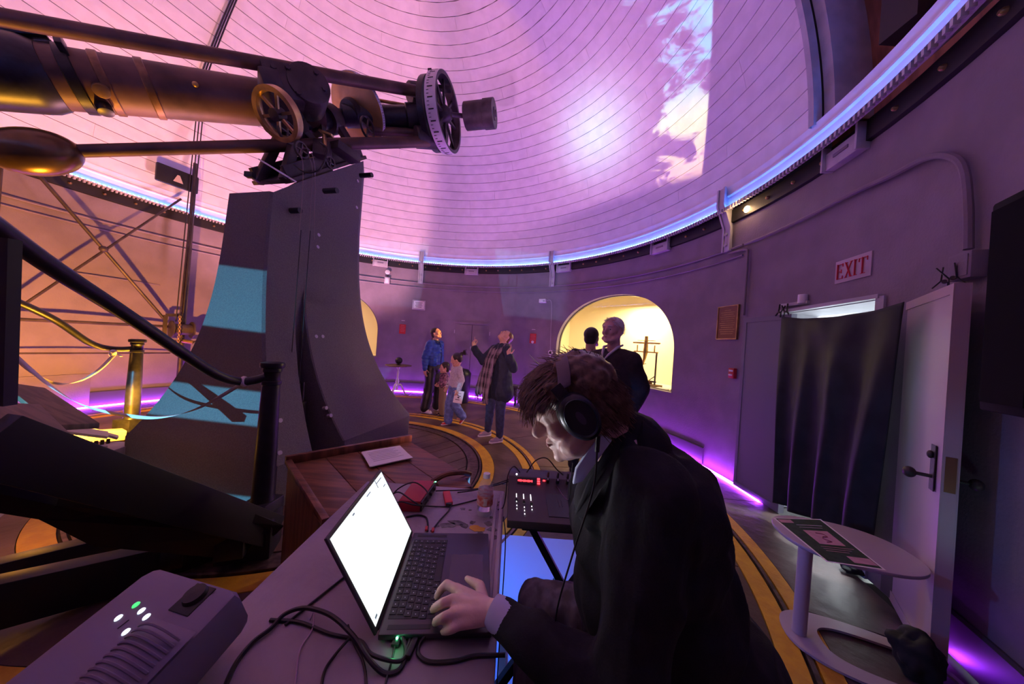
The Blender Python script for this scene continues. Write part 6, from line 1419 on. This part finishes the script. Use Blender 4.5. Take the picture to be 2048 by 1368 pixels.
b_ = B(); M = m2.hM; R = M.to_3x3(); b_.ell(M @ V((-.028, 0, .045)), (.096, .086, .085), R); b_.ell(M @ V((-.05, 0, -.01)), (.06, .074, .075), R); m2.blob(b_, 'hair', m_hairb, voxel=.007)

# seated man with headphones ---------------------------------------------------
DH = .74
hc = at(1146, 812, DH); hF = V((-.88, -.02, -.475)); hU = V((-.475, .0, .88)); base = V((2.45, -2.62, 0))
sm = thing('person', 'seated man in a dark jacket and headphones working at the laptop', 'person', base)
b_ = B(); HMx, _ = head_prims(b_, hc, hF, hU, 1.0, 0, 1.05)
nb = at(1232, 880, .76); chest = at(1300, 1040, .80); belly_ = at(1330, 1240, .82); pel = V((2.52, -2.52, .56))
cap_(b_, nb, hc + HMx.to_3x3() @ V((-.035, 0, -.055)), .062, .058); cap_(b_, nb - V((0, 0, .03)), chest, .08, .12); chain(b_, [chest, belly_, pel], [.12, .115, .13])
b_.ell(HMx @ V((.025, -.038, -.070)), (.05, .03, .035), HMx.to_3x3()); b_.ell(HMx @ V((.025, .038, -.070)), (.05, .03, .035), HMx.to_3x3())
shL, elL = at(1300, 985, .64), at(1255, 1420, .585); wrL = atz(992, 1240, .815); wrL.y = -2.672
shR, elR = at(1240, 985, 1.0), V((2.46, -2.30, .78)); wrR = V((2.36, -2.40, .665))
chain(b_, [nb, shL, elL, wrL], [.06, .052, .040, .028]); chain(b_, [nb, shR, elR, wrR], [.06, .052, .040, .028])
# left hand on the palm rest
def hp(px, py, z): return atz(px, py, z)
kI, kM, kR, kP = hp(912, 1178, .808), hp(905, 1200, .812), hp(907, 1227, .806), hp(922, 1248, .795)
for k, r in ((kI, .0140), (kM, .0142), (kR, .0138), (kP, .0125)): cap_(b_, wrL.lerp(k, .12), k, .021, r, 12)
chain(b_, [kI, hp(893, 1168, .806), hp(881, 1180, .796), hp(874, 1193, .778)], [.0122, .0112, .0102, .0088])
chain(b_, [kM, hp(886, 1206, .812), hp(872, 1214, .796), hp(866, 1219, .778)], [.0126, .0116, .0106, .0090])
chain(b_, [kR, hp(888, 1234, .803), hp(875, 1241, .789), hp(870, 1245, .776)], [.0120, .0110, .0102, .0088])
chain(b_, [kP, hp(905, 1258, .790), hp(893, 1262, .780), hp(886, 1263, .772)], [.0108, .0098, .0088, .0076])
chain(b_, [wrL.lerp(kI, .30) + V((0, .008, -.004)), hp(960, 1172, .800), hp(944, 1163, .795), hp(934, 1157, .788)], [.0165, .0135, .0105, .0080])
cap_(b_, wrL.lerp(kM, .35), wrL.lerp(kM, .8), .020, .015)
hand_prims(b_, wrR, V((-.9, .05, -.15)), V((0, 0, 1)), V((-.2, -1, 0)), .95)
# legs: thighs forward under the table, feet on the floor
kL, kRr = V((2.07, -2.52, .53)), V((2.075, -2.36, .575)); aL, aR = V((2.06, -2.52, .09)), V((2.10, -2.34, .09))
for hpz, kn, an in ((V((2.50, -2.63, .56)), kL, aL), (V((2.50, -2.43, .56)), kRr, aR)):
    chain(b_, [hpz, kn, an], [.085, .058, .038]); cap_(b_, an - V((0, 0, .04)), an + V((-.13, 0, -.05)), .034, .028)
blob(b_, 'body', mat('man_skin', (.66, .43, .37), .45, spread=.08, scale=18, bump=.08, bscale=160), sm, .0042, 4, off=base)
face_parts(HMx, 1.0, sm, None, m_hairm, False)
for k, ks in (((hp(874, 1193, .778), hp(881, 1180, .796)), 1), ((hp(866, 1219, .778), hp(872, 1214, .796)), 1), ((hp(870, 1245, .776), hp(875, 1241, .789)), 1)):
    d_ = (k[0] - k[1]).normalized(); nn = V((0, 0, 1)) - d_ * d_.z; nn.normalize(); c = k[0].lerp(k[1], .25) + nn * .0074; q = B(); q.ell(c, (.006, .0052, .0016), mat3(d_, nn.cross(d_), nn).to_3x3(), 12, 6); wpart(q, 'finger_nail', mat('nail', (.60, .38, .34), .3), sm)
m_suit = mat('dark_suit_wool', (.008, .009, .014), .85, spread=.25, scale=30, bump=.15, bscale=200)
b_ = B()
cap_(b_, nb + V((.035, 0, -.012)), chest + V((.0, 0, .0)), .085, .165); b_.ell(at(1300, 985, .78), (.155, .20, .13)); b_.ell(at(1285, 1060, .80), (.185, .21, .19)); b_.ell(at(1305, 1180, .80), (.20, .20, .22)); b_.ell(at(1315, 1330, .82), (.205, .20, .24))
b_.ell(V((2.50, -2.55, .62)), (.20, .225, .16)); cap_(b_, at(1385, 1010, .80), at(1410, 1300, .80), .05, .09)
cap_(b_, V((2.54, -2.62, .62)), V((2.62, -2.60, .38)), .12, .09); cap_(b_, V((2.52, -2.44, .60)), V((2.58, -2.44, .36)), .12, .09)
chain(b_, [at(1285, 960, .66), shL, shL.lerp(elL, .5), elL, elL.lerp(wrL, .5), wrL + (elL - wrL).normalized() * .028], [.075, .085, .078, .070, .058, .044])
chain(b_, [shR, elR, elR.lerp(wrR, .9)], [.085, .068, .048]); b_.ell(at(1225, 1000, .92), (.13, .13, .14))
cap_(b_, at(1246, 895, .71), at(1205, 1000, .72), .042, .07); cap_(b_, at(1262, 885, .72), at(1300, 950, .70), .04, .07)
jk = blob(b_, 'jacket', m_suit, sm, .0085, 6, wrinkle=.014, wscale=7, wst=(1.4, 1.4, .7), off=base)
# lapel, collar, shirt collar and cuff
cn = nb + V((.012, .0, -.005)); an_ = (hc - nb).normalized(); Mn = mat3(*basis(an_)[:2], an_, cn)
q = B(); q.lathe([(.068, -.045), (.072, -.02), (.069, .004), (.065, .008), (.062, .0), (.062, -.04)], 40, Mn, closed=True); wpart(q, 'shirt_collar', mat('pale_blue_shirt', (.50, .62, .78), .7), sm)
q = B(); q.lathe([(.090, -.065), (.096, -.02), (.084, .022), (.073, .022), (.078, -.06)], 40, Mn @ Matrix.Translation((0, 0, -.004)), arc=2 * PI, closed=True); wpart(q, 'jacket_collar', m_suit, sm)
q = B(); fr0 = [at(*p) for p in ((1206, 868, .672), (1178, 902, .668), (1152, 938, .68), (1146, 970, .69), (1166, 964, .68), (1226, 880, .66))]
q.add([p for p in fr0] + [p + V((.0, .012, 0)) for p in fr0], [tuple(range(6)), tuple(reversed(range(6, 12)))] + [(i, (i + 1) % 6, 6 + (i + 1) % 6, 6 + i) for i in range(6)]); wpart(q, 'collar_point', MATS['pale_blue_shirt'], sm, bevel=.003)
lap = [at(*p) for p in ((1218, 876, .675), (1205, 915, .66), (1178, 962, .665), (1150, 1030, .68), (1164, 1040, .66), (1200, 985, .635), (1236, 925, .645), (1244, 880, .66))]; n = len(lap)
q = B(); q.add(lap + [p + V((0, .010, 0)) for p in lap], [tuple(range(n)), tuple(reversed(range(n, 2 * n)))] + [(i, (i + 1) % n, n + (i + 1) % n, n + i) for i in range(n)]); wpart(q, 'lapel', m_suit, sm, bevel=.003)
ad = (elL - wrL).normalized(); q = B(); q.lathe([(.033, -.012), (.036, .0), (.038, .034), (.034, .034), (.031, .0)], 36, mat3(*basis(ad)[:2], ad, wrL), closed=True); wpart(q, 'shirt_cuff', mat('lilac_cuff', (.46, .46, .66), .7), sm)
# trousers and shoes
b_ = B()
for hpz, kn, an in ((V((2.50, -2.63, .56)), kL, aL), (V((2.50, -2.43, .56)), kRr, aR)): chain(b_, [hpz, kn, kn.lerp(an, .92)], [.10, .078, .062])
blob(b_, 'trousers', mat('grey_trousers', (.13, .13, .14), .8, spread=.3, scale=30, stretch=(1, 1, .2)), sm, .009, 4, wrinkle=.010, wscale=10, wst=(2, 2, .6), off=base)
for an in (aL, aR):
    b_ = B(); cap_(b_, an + V((.03, 0, -.035)), an + V((-.06, 0, -.045)), .042, .042); cap_(b_, an + V((-.06, 0, -.045)), an + V((-.16, 0, -.055)), .042, .030); blob(b_, 'shoe', m_black, sm, .008, off=base)
# hair: cap and locks swept forward over the brow
b_ = B(); R = HMx.to_3x3(); P_ = lambda x, y, z: HMx @ V((x, y, z))
b_.ell(P_(-.022, 0, .036), (.104, .088, .090), R); b_.ell(P_(-.045, 0, -.005), (.075, .080, .080), R); b_.ell(P_(.040, 0, .068), (.055, .068, .040), R)
for y in (-1, 1): cap_(b_, P_(.035, y * .066, .07), P_(.035, y * .080, .015), .022, .012)
cap_(b_, P_(-.085, 0, -.02), P_(-.075, 0, -.075), .05, .035)
blob(b_, 'hair', m_hairm, sm, .006, 3, wrinkle=.006, wscale=30, wst=(1, 1, 1), off=base)
def fl1(p):      # flow in head space: forward over the top, down at the sides and back
    if p.x > .02 and p.z > .03: return (.75, .25 * (1 if p.y > 0 else -1), -.25 - 4 * max(0, p.x - .05))
    return (.25 if p.x > 0 else -.35, 0, -.9)
locks = scalp_strands(HMx, 1.0, 2800, (.106, .089, .100), fl1, .060, 7, .0016, jitter=.16, region=lambda u: (u.z > .35 and u.x < .75) or (u.x < -.05 and u.z > -.60) or (u.x < .25 and u.z > -.05), lift=.004)
locks += scalp_strands(HMx, 1.0, 1100, (.106, .086, .100), lambda p: (.62 - 7 * max(0, p.x - .06), .12 * (1 if p.y > 0 else -1), -.25 - 6 * max(0, p.x - .05)), .072, 8, .0017, jitter=.18, region=lambda u: u.z > .45 and u.x > .10, lift=.012)
locks += scalp_strands(HMx, 1.0, 90, (.108, .088, .102), lambda p: (.7, 0, .25), .040, 9, .0009, jitter=.7, region=lambda u: u.z > .3, lift=.02)
strands('hair_locks', m_hairm, sm, locks, 6, .0017)
# headphones
hpn = thing('headphones', 'large black over-ear headphones worn by the seated man', 'headphones', P_(-.004, 0, -.02))
mb_ = mat('headphone_plastic', (.012, .014, .018), .32); mband = mat('headphone_band', (.085, .06, .085), .5)
for sg in (-1, 1):
    Lx = HMx.to_3x3() @ V((0, sg, 0)); cE = P_(.010, sg * .103, .004); ux = (HMx.to_3x3() @ V((.25, 0, 1))).normalized(); Me = mat3(ux.cross(Lx).normalized(), ux, Lx, cE) @ Matrix.Diagonal((.80, 1.08, 1, 1))
    q = B(); q.lathe([(.030, -.022), (.046, -.022), (.050, -.012), (.046, -.002), (.030, -.002)], 40, Me, closed=True); wpart(q, 'ear_cushion', mat('cushion', (.010, .010, .012), .7), hpn)
    q = B(); q.lathe([(.0, -.002), (.046, -.002), (.049, .004), (.047, .016), (.040, .022), (.037, .019), (0, .019)], 44, Me); wpart(q, 'ear_cup', mb_, hpn)
    q = B(); q.lathe([(.036, .019), (.0385, .0235), (.041, .019)], 44, Me, closed=True); wpart(q, 'trim_ring', mat('cup_trim', (.05, .075, .09), .3, .5), hpn)
    q = B(); q.lathe([(.0, .0195), (.018, .0195), (.018, .0205), (0, .0205)], 30, Me @ Matrix.Diagonal((.5, .8, 1, 1))); wpart(q, 'cup_emblem', mat('cup_emblem', (.06, .05, .08), .4), hpn)
    q = B(); q.bar(cE + ux * .048 + Lx * .003, cE + ux * .078 + Lx * -.004, .026, .006, up=Lx); wpart(q, 'yoke', mb_, hpn, bevel=.002)
bp = []
for k in range(25):
    t = rad(-62 + 124 * k / 24); bp.append(P_(.040 - .055 * math.cos(t), -.112 * math.sin(t) * 1.0, .020 + .097 * math.cos(t)) )
q = B(); vs = []; fs = []; fx = HMx.to_3x3() @ V((1, 0, -.12)); ctr = P_(.02, 0, .02)
for i, p in enumerate(bp):
    o_n = (p - ctr).normalized()
    vs += [p + fx * .016, p + fx * .016 + o_n * .007, p - fx * .016 + o_n * .007, p - fx * .016]
for i in range(24):
    for k in range(4): fs.append((4 * i + k, 4 * i + (k + 1) % 4, 4 * i + 4 + (k + 1) % 4, 4 * i + 4 + k))
fs += [(0, 1, 2, 3), (96, 99, 98, 97)]
q.add(vs, fs); wpart(q, 'head_band', mband, hpn, bevel=.002)
c0_ = P_(.0, -.105, -.068) if (P_(0, -.1, 0) - CAM).length < (P_(0, .1, 0) - CAM).length else P_(.0, .105, -.068)
q = B(); q.tube([c0_ + V((0, 0, .02)), c0_ - V((0, 0, .012))], .005, 8); wpart(q, 'cable_stub', mb_, hpn)
q = B(); q.tube(spline([c0_, c0_ + V((-.004, -.004, -.09)), c0_ + V((-.03, .02, -.24)), c0_ + V((-.05, .05, -.40)), c0_ + V((-.04, .06, -.52))], 8), .0020, 6); wpart(q, 'headphone_cable', m_rubber, hpn)
q = B(); q.tube(spline([at(1146, 925, .80), at(1142, 960, .84), at(1135, 1000, .95), V((2.16, -2.05, .84))], 8), .0016, 6); wpart(q, 'headphone_cable', m_rubber, hpn)
stl = thing('stool', 'black stool hidden under the coat of the seated man', 'stool', (2.56, -2.53, 0))
B().lathe([(0, .40), (.18, .40), (.19, .415), (.18, .43), (0, .43)], 32).obj('seat', m_black, stl)
for k in range(4): a = PI / 4 + PI / 2 * k; B().tube([(.12 * math.cos(a), .12 * math.sin(a), .40), (.18 * math.cos(a), .18 * math.sin(a), .01)], .014, 8).obj('leg', m_black, stl)
bpy.context.view_layer.update()
